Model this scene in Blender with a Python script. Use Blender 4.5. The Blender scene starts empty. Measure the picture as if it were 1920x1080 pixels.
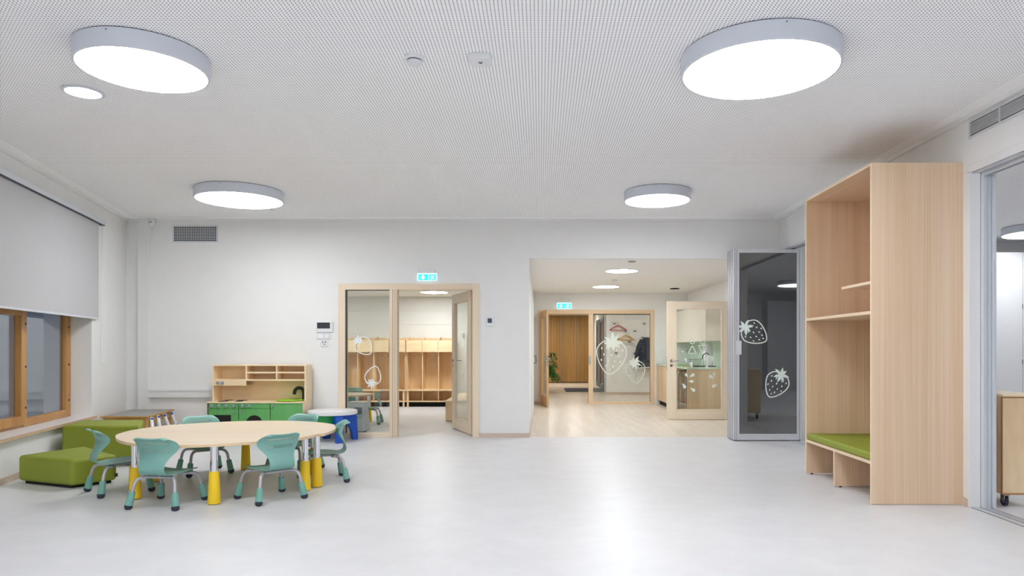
import bpy, bmesh, math, random
from mathutils import Matrix, Vector
random.seed(4)
sc = bpy.context.scene
C = sc.collection
PI = math.pi

# ------------------------------------------------------------------ camera, world, exposure
F, PX, PY, EYE = 1300.0, 1013.0, 655.5, 1.24
cd = bpy.data.cameras.new('camera'); cam = bpy.data.objects.new('camera', cd); C.objects.link(cam)
cam.location = (0, 0, EYE); cam.rotation_euler = (PI/2, 0, 0)
cd.sensor_width = 36; cd.lens = F/1920*36
cd.shift_x = (960-PX)/1920; cd.shift_y = (PY-540)/1920
cd.clip_start = .05; cd.clip_end = 200
sc.camera = cam
w = bpy.data.worlds.new('dusk'); sc.world = w; w.use_nodes = True
bg = w.node_tree.nodes['Background']; bg.inputs[0].default_value = (.42, .52, .70, 1); bg.inputs[1].default_value = .075
sc.view_settings.view_transform = 'Standard'; sc.view_settings.look = 'None'
sc.view_settings.exposure = 2.05; sc.view_settings.gamma = 1; sc.view_settings.use_curve_mapping = False
LAMP = 5.2
sc.cycles.max_bounces = 16; sc.cycles.diffuse_bounces = 10; sc.cycles.glossy_bounces = 6; sc.cycles.transparent_max_bounces = 16

# ------------------------------------------------------------------ room numbers (metres)
YB = 9.8          # face of the back wall
ZC = 3.08         # ceiling of the playroom
XR = 3.38         # face of the right wall
XL = -5.85        # left wall meets back wall here
SL = .266         # slant of the left wall
def FX(x, Y): return (x-PX)/F*Y
def FZ(y, Y): return EYE-(y-PY)/F*Y
def FY(y): return EYE*F/(y-PY)
def FL(x, y): Y = FY(y); return FX(x, Y), Y

# ------------------------------------------------------------------ materials
def lin(c):
    return tuple(((v/255)/12.92 if v/255 <= .04045 else ((v/255+.055)/1.055)**2.4) for v in c)+(1,)
def nodes(name):
    m = bpy.data.materials.new(name); m.use_nodes = True
    nt = m.node_tree; return m, nt, nt.nodes['Principled BSDF']
def plain(name, col, rough=.5, metal=0, spec=.5, var=.03, scale=6, bump=0, bscale=200):
    m, nt, p = nodes(name); c = lin(col)
    p.inputs['Roughness'].default_value = rough; p.inputs['Metallic'].default_value = metal
    p.inputs['Specular IOR Level'].default_value = spec
    tc = nt.nodes.new('ShaderNodeTexCoord'); n = nt.nodes.new('ShaderNodeTexNoise'); n.inputs['Scale'].default_value = scale
    n.inputs['Detail'].default_value = 4
    nt.links.new(tc.outputs['Object'], n.inputs['Vector'])
    r = nt.nodes.new('ShaderNodeValToRGB'); nt.links.new(n.outputs['Fac'], r.inputs['Fac'])
    r.color_ramp.elements[0].position = .3; r.color_ramp.elements[1].position = .7
    r.color_ramp.elements[0].color = tuple(v*(1-var) for v in c[:3])+(1,); r.color_ramp.elements[1].color = tuple(min(1, v*(1+var)) for v in c[:3])+(1,)
    nt.links.new(r.outputs['Color'], p.inputs['Base Color'])
    if bump:
        b = nt.nodes.new('ShaderNodeBump'); b.inputs['Strength'].default_value = bump; b.inputs['Distance'].default_value = .002
        n2 = nt.nodes.new('ShaderNodeTexNoise'); n2.inputs['Scale'].default_value = bscale
        nt.links.new(tc.outputs['Object'], n2.inputs['Vector']); nt.links.new(n2.outputs['Fac'], b.inputs['Height']); nt.links.new(b.outputs['Normal'], p.inputs['Normal'])
    return m
def wood(name, a, b, axis='z', fine=60, along=1.5, rough=.45, blot=7):
    m, nt, p = nodes(name); p.inputs['Roughness'].default_value = rough
    tc = nt.nodes.new('ShaderNodeTexCoord'); mp = nt.nodes.new('ShaderNodeMapping')
    s = [fine]*3; s['xyz'.index(axis)] = along; mp.inputs['Scale'].default_value = s
    nt.links.new(tc.outputs['Object'], mp.inputs['Vector'])
    n = nt.nodes.new('ShaderNodeTexNoise'); n.inputs['Scale'].default_value = 1; n.inputs['Detail'].default_value = 3; n.inputs['Roughness'].default_value = .65; n.inputs['Distortion'].default_value = .35
    nt.links.new(mp.outputs['Vector'], n.inputs['Vector'])
    mp2 = nt.nodes.new('ShaderNodeMapping'); s2 = [fine/blot]*3; s2['xyz'.index(axis)] = along/3; mp2.inputs['Scale'].default_value = s2
    nt.links.new(tc.outputs['Object'], mp2.inputs['Vector'])
    n2 = nt.nodes.new('ShaderNodeTexNoise'); n2.inputs['Scale'].default_value = 1; n2.inputs['Detail'].default_value = 2
    nt.links.new(mp2.outputs['Vector'], n2.inputs['Vector'])
    mx = nt.nodes.new('ShaderNodeMath'); mx.operation = 'ADD'; nt.links.new(n.outputs['Fac'], mx.inputs[0]); nt.links.new(n2.outputs['Fac'], mx.inputs[1])
    hf = nt.nodes.new('ShaderNodeMath'); hf.operation = 'MULTIPLY'; hf.inputs[1].default_value = .5; nt.links.new(mx.outputs[0], hf.inputs[0])
    r = nt.nodes.new('ShaderNodeValToRGB'); r.color_ramp.elements[0].position = .36; r.color_ramp.elements[1].position = .64
    r.color_ramp.elements[0].color = lin(a); r.color_ramp.elements[1].color = lin(b)
    nt.links.new(hf.outputs[0], r.inputs['Fac']); nt.links.new(r.outputs['Color'], p.inputs['Base Color'])
    return m
def emit(name, col, s):
    m, nt, p = nodes(name); p.inputs['Base Color'].default_value = (.8, .8, .8, 1)
    if 'sign' in name: p.inputs['Base Color'].default_value = tuple(v*.15 for v in col[:3])+(1,)
    p.inputs['Emission Color'].default_value = col; p.inputs['Emission Strength'].default_value = s
    return m
def glass(name, tint=(1, 1, 1), refl=1.0, ior=1.5):
    m, nt, p = nodes(name); nt.nodes.remove(p)
    out = nt.nodes['Material Output']; t = nt.nodes.new('ShaderNodeBsdfTransparent'); t.inputs[0].default_value = tint+(1,)
    g = nt.nodes.new('ShaderNodeBsdfGlossy'); g.inputs['Roughness'].default_value = .0; g.inputs[0].default_value = (refl, refl, refl, 1)
    fr = nt.nodes.new('ShaderNodeFresnel'); ge = nt.nodes.new('ShaderNodeNewGeometry'); mr = nt.nodes.new('ShaderNodeMapRange')
    mr.inputs[3].default_value = ior; mr.inputs[4].default_value = 1/ior      # same reflectance on both faces of the thin pane
    nt.links.new(ge.outputs['Backfacing'], mr.inputs[0]); nt.links.new(mr.outputs[0], fr.inputs[0])
    mx = nt.nodes.new('ShaderNodeMixShader'); nt.links.new(fr.outputs[0], mx.inputs[0]); nt.links.new(t.outputs[0], mx.inputs[1]); nt.links.new(g.outputs[0], mx.inputs[2])
    nt.links.new(mx.outputs[0], out.inputs[0]); return m
def perforated(name, col, hole, pitch, rad):
    m, nt, p = nodes(name); p.inputs['Roughness'].default_value = .9; p.inputs['Specular IOR Level'].default_value = .1
    tc = nt.nodes.new('ShaderNodeTexCoord'); sp = nt.nodes.new('ShaderNodeSeparateXYZ'); nt.links.new(tc.outputs['Object'], sp.inputs[0])
    def M(op, a, b=None):
        n = nt.nodes.new('ShaderNodeMath'); n.operation = op
        for i, v in enumerate((a, b)):
            if v is None: continue
            if isinstance(v, (int, float)): n.inputs[i].default_value = v
            else: nt.links.new(v, n.inputs[i])
        return n.outputs[0]
    def cell(o): return M('SUBTRACT', M('FRACT', M('MULTIPLY', o, 1/pitch)), .5)
    a, b = cell(sp.outputs[0]), cell(sp.outputs[1])
    d = M('SQRT', M('ADD', M('MULTIPLY', a, a), M('MULTIPLY', b, b)))
    k = M('LESS_THAN', d, rad/pitch)
    mx = nt.nodes.new('ShaderNodeMix'); mx.data_type = 'RGBA'; mx.inputs['A'].default_value = lin(col); mx.inputs['B'].default_value = lin(hole)
    nt.links.new(k, mx.inputs['Factor']); nt.links.new(mx.outputs['Result'], p.inputs['Base Color']); return m

M_wall = plain('wall_paint', (232, 232, 231), .75, spec=.2, var=.01, bump=.08, bscale=300)
M_wallw = plain('warm_white_paint', (228, 228, 222), .7, spec=.2, var=.01)
M_trimw = plain('white_trim', (228, 228, 228), .45, var=.01)
M_border = plain('ceiling_border', (246, 246, 246), .9, spec=.1, var=.01)
M_ceil = perforated('perforated_ceiling', (248, 248, 249), (86, 86, 92), .0215, .0043)
M_ceilw = perforated('corridor_ceiling', (242, 241, 240), (180, 178, 176), .0215, .0035)
def floor_mat():
    m, nt, p = nodes('grey_vinyl'); tc = nt.nodes.new('ShaderNodeTexCoord')
    a = nt.nodes.new('ShaderNodeTexNoise'); a.inputs['Scale'].default_value = 3.5; a.inputs['Detail'].default_value = 8; a.inputs['Roughness'].default_value = .7
    nt.links.new(tc.outputs['Object'], a.inputs['Vector'])
    r = nt.nodes.new('ShaderNodeValToRGB'); nt.links.new(a.outputs['Fac'], r.inputs['Fac'])
    r.color_ramp.elements[0].position = .3; r.color_ramp.elements[1].position = .72
    r.color_ramp.elements[0].color = lin((208, 208, 210)); r.color_ramp.elements[1].color = lin((219, 219, 221))
    nt.links.new(r.outputs[0], p.inputs['Base Color'])
    rr = nt.nodes.new('ShaderNodeMapRange'); nt.links.new(a.outputs['Fac'], rr.inputs[0]); rr.inputs[3].default_value = .33; rr.inputs[4].default_value = .43
    nt.links.new(rr.outputs[0], p.inputs['Roughness']); p.inputs['Specular IOR Level'].default_value = .55
    return m
M_floor = floor_mat()
def parquet():
    m, nt, p = nodes('pale_parquet'); tc = nt.nodes.new('ShaderNodeTexCoord'); mp = nt.nodes.new('ShaderNodeMapping'); mp.inputs['Rotation'].default_value = (0, 0, PI/2)
    nt.links.new(tc.outputs['Object'], mp.inputs[0]); b = nt.nodes.new('ShaderNodeTexBrick'); nt.links.new(mp.outputs[0], b.inputs['Vector'])
    b.inputs['Scale'].default_value = 1; b.inputs['Brick Width'].default_value = .9; b.inputs['Row Height'].default_value = .065; b.inputs['Mortar Size'].default_value = .0012
    b.inputs['Color1'].default_value = lin((224, 214, 201)); b.inputs['Color2'].default_value = lin((214, 202, 187)); b.inputs['Mortar'].default_value = lin((200, 182, 162)); b.inputs['Bias'].default_value = 0
    nt.links.new(b.outputs['Color'], p.inputs['Base Color']); p.inputs['Roughness'].default_value = .3; return m
M_parq = parquet()
M_pine = wood('pale_pine_frame', (224, 204, 178), (238, 222, 200), 'z', 45, 1.2)
M_pineh = wood('pale_pine_frame_level', (224, 204, 178), (238, 222, 200), 'x', 45, 1.2)
M_honey = wood('honey_pine_frame', (222, 192, 154), (236, 209, 174), 'z', 45, 1.2)
M_honeyh = wood('honey_pine_level', (222, 192, 154), (236, 209, 174), 'x', 45, 1.2)
M_oak = wood('oak_veneer', (208, 177, 143), (228, 203, 176), 'z', 95, .5, .45, 14)
M_oaky = wood('oak_veneer_shelf', (208, 177, 143), (228, 203, 176), 'y', 95, .5, .45, 14)
M_edge = plain('pale_edge_band', (232, 208, 178), .5, var=.05, scale=30)
M_birch = wood('birch_plywood', (232, 206, 166), (244, 226, 192), 'z', 14, 2.5)
M_birchx = wood('birch_plywood_level', (234, 208, 168), (246, 228, 194), 'x', 14, 2.5)
M_ply = wood('locker_plywood', (224, 194, 150), (238, 212, 170), 'z', 12, 2.5)
M_plyx = wood('locker_plywood_level', (226, 196, 152), (240, 216, 176), 'x', 12, 2.5)
M_trol = wood('trolley_birch', (222, 192, 152), (236, 212, 174), 'z', 9, 3)
M_winw = wood('window_oak', (168, 118, 60), (198, 148, 84), 'z', 50, 2, .35)
M_winx = wood('window_oak_level', (168, 118, 60), (198, 148, 84), 'y', 50, 2, .35)
M_sand = wood('play_table_pine', (176, 132, 68), (206, 164, 96), 'y', 25, 2)
M_slat = wood('slat_wood', (176, 134, 80), (204, 164, 106), 'z', 25, 1)
M_kit = wood('kitchen_oak', (206, 178, 142), (222, 198, 164), 'z', 20, .8)
M_skirt = wood('skirting_wood', (196, 174, 160), (212, 192, 178), 'x', 30, 2)
M_top = wood('table_top_maple', (232, 210, 180), (240, 220, 192), 'x', 35, 1.5, .35)
M_tedge = plain('table_edge_band', (222, 196, 158), .45, var=.04, scale=20)
M_yel = plain('yellow_plastic', (240, 200, 28), .4)
M_chrome = plain('chrome', (225, 225, 230), .08, 1, var=.005)
M_teal = plain('teal_plastic', (124, 174, 164), .42, var=.015)
M_tealb = plain('teal_sleeve', (112, 166, 154), .42, var=.015)
M_foot = plain('dark_rubber', (44, 50, 66), .6)
M_tube = plain('grey_tube', (182, 180, 186), .3, .4)
M_green = plain('green_upholstery', (138, 150, 44), .6, var=.03, scale=3, bump=.1, bscale=400)
M_kgreen = wood('green_stained_board', (88, 160, 88), (108, 178, 104), 'z', 18, 2)
M_lime = plain('lime_plastic', (164, 220, 44), .4)
M_black = plain('black_plastic', (28, 28, 30), .5)
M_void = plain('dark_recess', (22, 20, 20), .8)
M_knob = plain('grey_knob', (160, 165, 178), .35, .3)
M_alu = plain('anodised_aluminium', (208, 210, 216), .38, .3, var=.01)
M_aluw = plain('pale_aluminium', (212, 216, 222), .4, .2, var=.01)
M_glass = glass('clear_glass', (.97, .985, .975))
M_night = glass('window_glass', (.8, .83, .85), 1, 2.5)
def darkglass():
    m, nt, p = nodes('smoked_glass'); p.inputs['Base Color'].default_value = (.012, .013, .014, 1); p.inputs['Roughness'].default_value = .02; p.inputs['IOR'].default_value = 2.6; return m
M_dark = darkglass()
M_vinyl = plain('white_vinyl', (232, 236, 236), .6, var=.005)
M_frost = plain('frosted_vinyl', (222, 232, 226), .6, var=.005)
M_blind = plain('grey_blind_fabric', (190, 190, 193), .8, var=.01, bump=.1, bscale=500)
M_sill = plain('white_sill', (226, 222, 220), .4, var=.01)
M_sille = plain('sill_edge', (206, 176, 146), .5, var=.06, scale=15)
M_lampb = plain('lamp_housing', (210, 215, 225), .45, var=.005)
M_lamp = emit('lamp_diffuser', (.955, .975, 1, 1), LAMP)
M_lampw = emit('corridor_diffuser', (.93, .97, 1, 1), LAMP*2.5)
M_lampr = emit('right_room_diffuser', (.955, .975, 1, 1), LAMP*.75)
M_gasket = plain('dark_gasket', (60, 64, 74), .6)  # also colours the dark strips that stand for shade at gaps
M_dev = plain('device_white', (222, 224, 226), .4, var=.01)
M_devd = plain('device_screen', (60, 62, 68), .15)
M_grey = plain('grey_slate_top', (150, 150, 146), .5, var=.05, scale=20)
M_blue = plain('blue_plastic', (18, 84, 190), .4)
M_bgreen = plain('bright_green_plastic', (34, 148, 72), .4)
M_white = plain('white_plastic', (236, 236, 238), .35, var=.01)
M_stool = plain('grey_plastic', (184, 192, 196), .45, var=.02)
M_stool_shade = plain('shaded_grey_plastic', (112, 122, 128), .5, var=.02)  # darker copy of the stool grey, standing for its inside shading
M_mint = plain('mint_splashback', (196, 216, 198), .25, var=.01)
M_cream = plain('cream_cabinet_door', (236, 228, 216), .4, var=.01)
M_steel = plain('brushed_steel', (170, 170, 172), .25, .9)
M_mat = plain('charcoal_mat', (74, 78, 84), .95, var=.1, scale=60)
M_red = plain('red_plastic', (176, 44, 56), .4)
M_navy = plain('navy_cloth', (34, 40, 58), .85, var=.15, scale=8)
M_hang = plain('hanger_wood', (206, 164, 100), .5)
M_leaf = plain('leaf_green', (62, 118, 44), .5, var=.2, scale=12)
M_pot = plain('clay_pot', (120, 110, 100), .7)
M_dframe = plain('dark_door_frame', (44, 50, 56), .4)
M_cyan = emit('exit_sign_cyan', (.04, .80, .74, 1), .30)
M_cyanw = emit('exit_sign_white', (.75, .97, 1, 1), .26)
M_curt = plain('dark_curtain', (40, 44, 58), .9, var=.3, scale=10)

# ------------------------------------------------------------------ mesh helpers
class MB:
    def __init__(s): s.bm = bmesh.new()
    def quadbox(s, p):          # eight points: bottom four then top four
        v = [s.bm.verts.new(q) for q in p]
        for f in ((0, 3, 2, 1), (4, 5, 6, 7), (0, 1, 5, 4), (1, 2, 6, 5), (2, 3, 7, 6), (3, 0, 4, 7)): s.bm.faces.new([v[i] for i in f])
        return s
    def box(s, x0, x1, y0, y1, z0, z1):
        x0, x1 = sorted((x0, x1)); y0, y1 = sorted((y0, y1)); z0, z1 = sorted((z0, z1))
        return s.quadbox([(x0, y0, z0), (x1, y0, z0), (x1, y1, z0), (x0, y1, z0), (x0, y0, z1), (x1, y0, z1), (x1, y1, z1), (x0, y1, z1)])
    def lathe(s, prof, c=(0, 0, 0), n=32, axis='z', cap=True):
        rings = []
        for r, h in prof:
            ring = []
            for i in range(n):
                a = 2*PI*i/n; q = (r*math.cos(a), r*math.sin(a), h)
                if axis == 'y': q = (q[0], q[2], q[1])
                if axis == 'x': q = (q[2], q[0], q[1])
                ring.append(s.bm.verts.new((q[0]+c[0], q[1]+c[1], q[2]+c[2])))
            rings.append(ring)
        for a, b in zip(rings, rings[1:]):
            for i in range(n): s.bm.faces.new((a[i], a[(i+1) % n], b[(i+1) % n], b[i]))
        if cap: s.bm.faces.new(rings[0][::-1]); s.bm.faces.new(rings[-1])
        return s
    def tube(s, pts, r, n=12):
        pts = [Vector(p) for p in pts]; rr = r if isinstance(r, (list, tuple)) else [r]*len(pts); rings = []
        up = None
        for i, p in enumerate(pts):
            t = (pts[min(i+1, len(pts)-1)]-pts[max(i-1, 0)]).normalized()
            if up is None:
                up = Vector((0, 0, 1)) if abs(t.z) < .9 else Vector((1, 0, 0))
            a = t.cross(up).normalized(); b = a.cross(t).normalized(); up = b
            rings.append([s.bm.verts.new(p+(a*math.cos(2*PI*k/n)+b*math.sin(2*PI*k/n))*rr[i]) for k in range(n)])
        for a, b in zip(rings, rings[1:]):
            for i in range(n): s.bm.faces.new((a[i], a[(i+1) % n], b[(i+1) % n], b[i]))
        s.bm.faces.new(rings[0][::-1]); s.bm.faces.new(rings[-1]); return s
    def prism(s, out, z0, z1):
        a = [s.bm.verts.new((x, y, z0)) for x, y in out]; b = [s.bm.verts.new((x, y, z1)) for x, y in out]; n = len(out)
        s.bm.faces.new(a[::-1]); s.bm.faces.new(b)
        for i in range(n): s.bm.faces.new((a[i], a[(i+1) % n], b[(i+1) % n], b[i]))
        return s
    def ball(s, c, r, sx=1, sy=1, sz=1, seg=16):
        m = Matrix.Translation(c) @ Matrix.Diagonal((r*sx, r*sy, r*sz, 1)); bmesh.ops.create_uvsphere(s.bm, u_segments=seg, v_segments=seg//2+2, radius=1, matrix=m); return s
    def ring(s, pts, wd, t):      # flat closed ribbon in the xy plane, thickness t
        n = len(pts); ins, outs = [], []
        for i in range(n):
            a = Vector(pts[i-1]); b = Vector(pts[(i+1) % n]); d = (b-a).normalized(); nn = Vector((-d.y, d.x))*wd/2; p = Vector(pts[i])
            ins.append(p+nn); outs.append(p-nn)
        V = lambda q, z: s.bm.verts.new((q.x, q.y, z))
        a0 = [V(q, 0) for q in ins]; a1 = [V(q, 0) for q in outs]; b0 = [V(q, t) for q in ins]; b1 = [V(q, t) for q in outs]
        for i in range(n):
            j = (i+1) % n
            for f in ((a0[i], a0[j], a1[j], a1[i]), (b0[i], b1[i], b1[j], b0[j]), (a0[i], b0[i], b0[j], a0[j]), (a1[i], a1[j], b1[j], b1[i])): s.bm.faces.new(f)
        return s
    def xf(s, m): bmesh.ops.transform(s.bm, matrix=m, verts=s.bm.verts); return s
    def add(s, o, m=None):
        me = bpy.data.meshes.new('t'); o.bm.to_mesh(me)
        if m: me.transform(m)
        s.bm.from_mesh(me); bpy.data.meshes.remove(me); return s

ROOT = {}
def part(name, mb, m, parent=None, smooth=False, bevel=0, label=None, world=False, sub=0, solid=0, seg=2):
    """one mesh object; world=True when the shape was written in room coordinates"""
    mb.bm.normal_update(); bmesh.ops.recalc_face_normals(mb.bm, faces=mb.bm.faces)
    me = bpy.data.meshes.new(name); mb.bm.to_mesh(me); mb.bm.free()
    o = bpy.data.objects.new(name, me); C.objects.link(o); me.materials.append(m)
    if parent is not None:
        o.parent = parent; R = ROOT[parent.name]; ROOT[o.name] = R
        if world: me.transform(R.inverted())
    else: ROOT[o.name] = Matrix()
    if smooth:
        for p in me.polygons: p.use_smooth = True
        try: me.set_sharp_from_angle(angle=math.radians(40))
        except Exception: pass
    if solid: q = o.modifiers.new('solid', 'SOLIDIFY'); q.thickness = solid; q.offset = 0
    if sub: q = o.modifiers.new('sub', 'SUBSURF'); q.levels = sub; q.render_levels = sub
    if bevel: q = o.modifiers.new('bevel', 'BEVEL'); q.width = bevel; q.segments = seg; q.limit_method = 'ANGLE'; q.angle_limit = math.radians(40)
    if label: o['label'] = label
    return o
def thing(name, label, cat, loc=(0, 0, 0), rz=0, group=None):
    o = bpy.data.objects.new(name, None); C.objects.link(o); o.empty_display_size = .1
    o.location = loc; o.rotation_euler = (0, 0, rz); o['label'] = label; o['category'] = cat
    if group: o['group'] = group
    ROOT[o.name] = Matrix.Translation(loc) @ Matrix.Rotation(rz, 4, 'Z'); return o
def solo(name, mb, m, label, cat, loc=(0, 0, 0), group=None, **k):
    """a thing that is one mesh, written in room coordinates, its origin moved to loc"""
    mb.xf(Matrix.Translation(-Vector(loc))); o = part(name, mb, m, **k); o.location = loc
    ROOT[o.name] = Matrix.Translation(loc)
    o['label'] = label; o['category'] = cat
    if group: o['group'] = group
    return o
def struct(name, mb, m, parent=None, **k):
    o = part(name, mb, m, parent, **k)
    if parent is None: o['kind'] = 'structure'
    return o
def sroot(name, loc=(0, 0, 0), rz=0):
    o = bpy.data.objects.new(name, None); C.objects.link(o); o.location = loc; o.rotation_euler = (0, 0, rz); o['kind'] = 'structure'
    ROOT[o.name] = Matrix.Translation(loc) @ Matrix.Rotation(rz, 4, 'Z'); return o
def dup(root, loc, rz, label=None, group=None):
    r = root.copy(); C.objects.link(r); r.location = loc; r.rotation_euler = (0, 0, rz)
    if label: r['label'] = label
    if group: r['group'] = group
    for ch in list(root.children):
        c = ch.copy(); C.objects.link(c); c.parent = r
        for g in ch.children:
            d = g.copy(); C.objects.link(d); d.parent = c
    return r
def smooth_closed(P, k=6):
    out = []; n = len(P)
    for i in range(n):
        a, b, c, d = (Vector(P[(i+j) % n]) for j in (-1, 0, 1, 2))
        for t in range(k):
            t /= k; out.append(tuple(.5*((2*b)+(c-a)*t+(2*a-5*b+4*c-d)*t*t+(3*b-a-3*c+d)*t**3)))
    return out
def smooth_open(P, k=6):
    P = [Vector(p) for p in P]; Q = [2*P[0]-P[1]]+P+[2*P[-1]-P[-2]]; out = []
    for i in range(1, len(Q)-2):
        a, b, c, d = Q[i-1:i+3]
        for t in range(k):
            t /= k; out.append(.5*((2*b)+(c-a)*t+(2*a-5*b+4*c-d)*t*t+(3*b-a-3*c+d)*t**3))
    return out+[P[-1]]
def frame4(x0, x1, z0, z1, wl, wr, wt, wb, y0, y1):
    """rectangular frame in the xz plane"""
    m = MB(); m.box(x0, x0+wl, y0, y1, z0, z1); m.box(x1-wr, x1, y0, y1, z0, z1)
    m.box(x0+wl, x1-wr, y0, y1, z1-wt, z1)
    if wb: m.box(x0+wl, x1-wr, y0, y1, z0, z0+wb)
    return m
def berry_mb(size, seeds=True, line=.045, seed=0, leafs=8):
    """strawberry outline with leaf crown, tip towards -y, drawn in the xy plane"""
    rnd = random.Random(seed)
    body = smooth_closed([(-.43, .22), (-.26, .43), (0, .45), (.26, .43), (.43, .22), (.40, -.05), (.24, -.33), (.05, -.50), (-.09, -.49), (-.27, -.30), (-.41, -.02)], 6)
    m = MB(); m.ring([(x*size, y*size) for x, y in body], line*size, .001)
    for i in range(leafs):
        a = 2*PI*i/leafs+rnd.uniform(-.15, .15)+.2; L = size*rnd.uniform(.24, .36); wd = size*.055; c = (0, size*.42)
        d = (math.cos(a), math.sin(a)); n = (-d[1], d[0])
        q = [(c[0]+n[0]*wd*.7, c[1]+n[1]*wd*.7), (c[0]-n[0]*wd*.7, c[1]-n[1]*wd*.7), (c[0]+d[0]*L*.55-n[0]*wd, c[1]+d[1]*L*.55-n[1]*wd),
             (c[0]+d[0]*L, c[1]+d[1]*L), (c[0]+d[0]*L*.55+n[0]*wd, c[1]+d[1]*L*.55+n[1]*wd)]
        m.prism(q, 0, .0012+.00005*i)
    if seeds:
        for y, xs in ((.22, (-.3, -.1, .14, .31)), (.05, (-.22, 0, .22)), (-.12, (-.28, -.08, .12, .28)), (-.28, (-.12, .08)), (-.38, (0,))):
            for x in xs:
                m.prism([((x+.022*math.cos(t*PI/4))*size, (y+.038*math.sin(t*PI/4))*size) for t in range(8)], 0, .001)
    return m
def on_front(mb, X, Y, Z, rot):      # put a drawing of the xy plane upright on a surface that faces the camera
    return mb.xf(Matrix.Translation((X, Y, Z)) @ Matrix.Rotation(PI/2, 4, 'X') @ Matrix.Rotation(rot, 4, 'Z'))

# ================================================================== SETTING
LWM = Matrix.Translation((XL, YB, 0)) @ Matrix(((math.sin(math.atan(SL)), math.cos(math.atan(SL)), 0, 0), (-math.cos(math.atan(SL)), math.sin(math.atan(SL)), 0, 0), (0, 0, 1, 0), (0, 0, 0, 1)))
# local frame of the left wall: x runs along the wall towards the camera, y points into the room
def uL(x): a = (x-PX)/F; Y = (XL+SL*YB)/(a+SL); return (YB-Y)/math.cos(math.atan(SL))
YN = -3.2         # wall behind the camera

struct('floor', MB().box(-8, XR+.2, YN, YB+.05, -.05, 0), M_floor)
struct('floor', MB().box(-.3, XR+.2, YB+.05, 26.2, -.05, -.0005), M_parq)
struct('floor', MB().box(-3, -.3, 15.9, 26.2, -.05, -.0005), M_parq)
struct('floor', MB().box(-6.5, -.3, YB+.05, 15.6, -.05, -.0005), M_floor)
struct('floor', MB().box(XR+.2, 9.5, YN, 12, -.05, 0), M_floor)
struct('floor', MB().box(3.58, 4.2, 12, 19.5, -.05, -.0005), M_parq)
# ceilings: perforated field with a plain border
struct('ceiling', MB().box(XL-.35, 9.5, YN, YB+.1, ZC+.003, ZC+.06), M_ceil)
bd = MB().box(XL-.3, XR, YB-.16, YB+.02, ZC, ZC+.004).box(XR-.15, XR+.01, YN, YB-.16, ZC, ZC+.004)
struct('trim_1', bd, M_border)
struct('trim_2', MB().box(.175, 14, 0, .13, ZC+.0005, ZC+.004).xf(LWM), M_border)
struct('trim_3', MB().box(XL-.02, XR, YB-.035, YB, ZC-.03, ZC+.001).box(XR-.035, XR, YN, YB-.035, ZC-.03, ZC+.001), M_trimw)
struct('trim_4', MB().box(0, 13, 0, .03, ZC-.03, ZC+.001).xf(LWM), M_trimw)
struct('ceiling', MB().box(XR+.17, 9.5, YB+.1, 12.1, ZC+.003, ZC+.06), M_ceil)
struct('ceiling', MB().box(-.28, XR+.12, YB+.12, 15.98, 2.53, 2.6), M_ceilw)
struct('ceiling', MB().box(-6.5, -.28, YB+.12, 15.6, 2.42, 2.5), M_wallw)
struct('ceiling', MB().box(-3, 4.2, 15.98, 26.2, 2.52, 2.6), M_wallw)
# back wall with the cloakroom opening and the corridor opening
fx0, fx1, fz1 = FX(635, YB), FX(898, YB), FZ(532, YB)
cx0 = FX(992, YB)
wb = MB(); wb.box(XL-.4, fx0+.01, YB, YB+.12, 0, ZC+.05).box(fx0+.01, fx1-.01, YB, YB+.12, fz1-.01, ZC+.05).box(fx1-.01, cx0, YB, YB+.12, 0, ZC+.05).box(cx0, XR+.17, YB, YB+.12, 2.53, ZC+.05)
struct('wall_back', wb, M_wall)
struct('baseboard_back', MB().box(XL, fx0, YB-.014, YB, 0, .06).box(fx1, cx0+.012, YB-.014, YB, 0, .06), M_skirt)
# left wall with the window opening
u0, u1 = (YB-8.51)/.9665, 9.2
sz, lz = .43, 2.80
wl = MB(); wl.box(-.3, u0, -.3, 0, 0, ZC+.05).box(u0, u1, -.3, 0, 0, sz-.03).box(u0, u1, -.3, 0, lz, ZC+.05).box(u1, 13, -.3, 0, 0, ZC+.05)
struct('wall_left', wl.xf(LWM), M_wall)
struct('baseboard_left', MB().box(0, 13, 0, .014, 0, .065).xf(LWM), M_skirt)
sill = sroot('trim_5')
struct('sill_board', MB().box(u0-.02, u1, -.3, .045, sz-.032, sz).xf(LWM), M_sill, sill, bevel=.003)
struct('sill_edge', MB().box(u0-.02, u1, .045, .052, sz-.032, sz-.001).xf(LWM), M_sille, sill)
# window frame and panes, set back in the recess
dW = -.222
def uW(x):   # place along the wall at the window plane
    o = LWM @ Vector((0, dW, 0)); d = (LWM.to_3x3() @ Vector((1, 0, 0))); a = (x-PX)/F
    return (a*o.y-o.x)/(d.x-a*d.y)
wn = sroot('window_1')
wz0, wz1 = sz+.002, 2.72
edges = [uW(133), uW(125), uW(50), uW(41.5), uW(31)]
rw = MB()
rw.box(u0+.002, uW(124), dW-.06, dW, wz0, wz1)
step = uW(43)-uW(124)
k0 = uW(124)
xs = []
u = k0
while u < u1-.3:
    xs.append((u, min(u+step, u1))); u += step
for a, b in xs: rw.box(b-.085, b, dW-.06, dW+.004, wz0, wz1)
struct('frame', rw.xf(LWM), M_winw, wn, bevel=.004)
rl = MB()
for a, b in xs: rl.box(a-.02, b-.085, dW-.06, dW-.002, wz0, wz0+.085).box(a-.02, b-.085, dW-.06, dW-.002, wz1-.085, wz1).box(a-.02, b-.085, dW-.06, dW-.002, 1.70, 1.79)
struct('rail', rl.xf(LWM), M_winx, wn, bevel=.004)
sh = MB()
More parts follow.
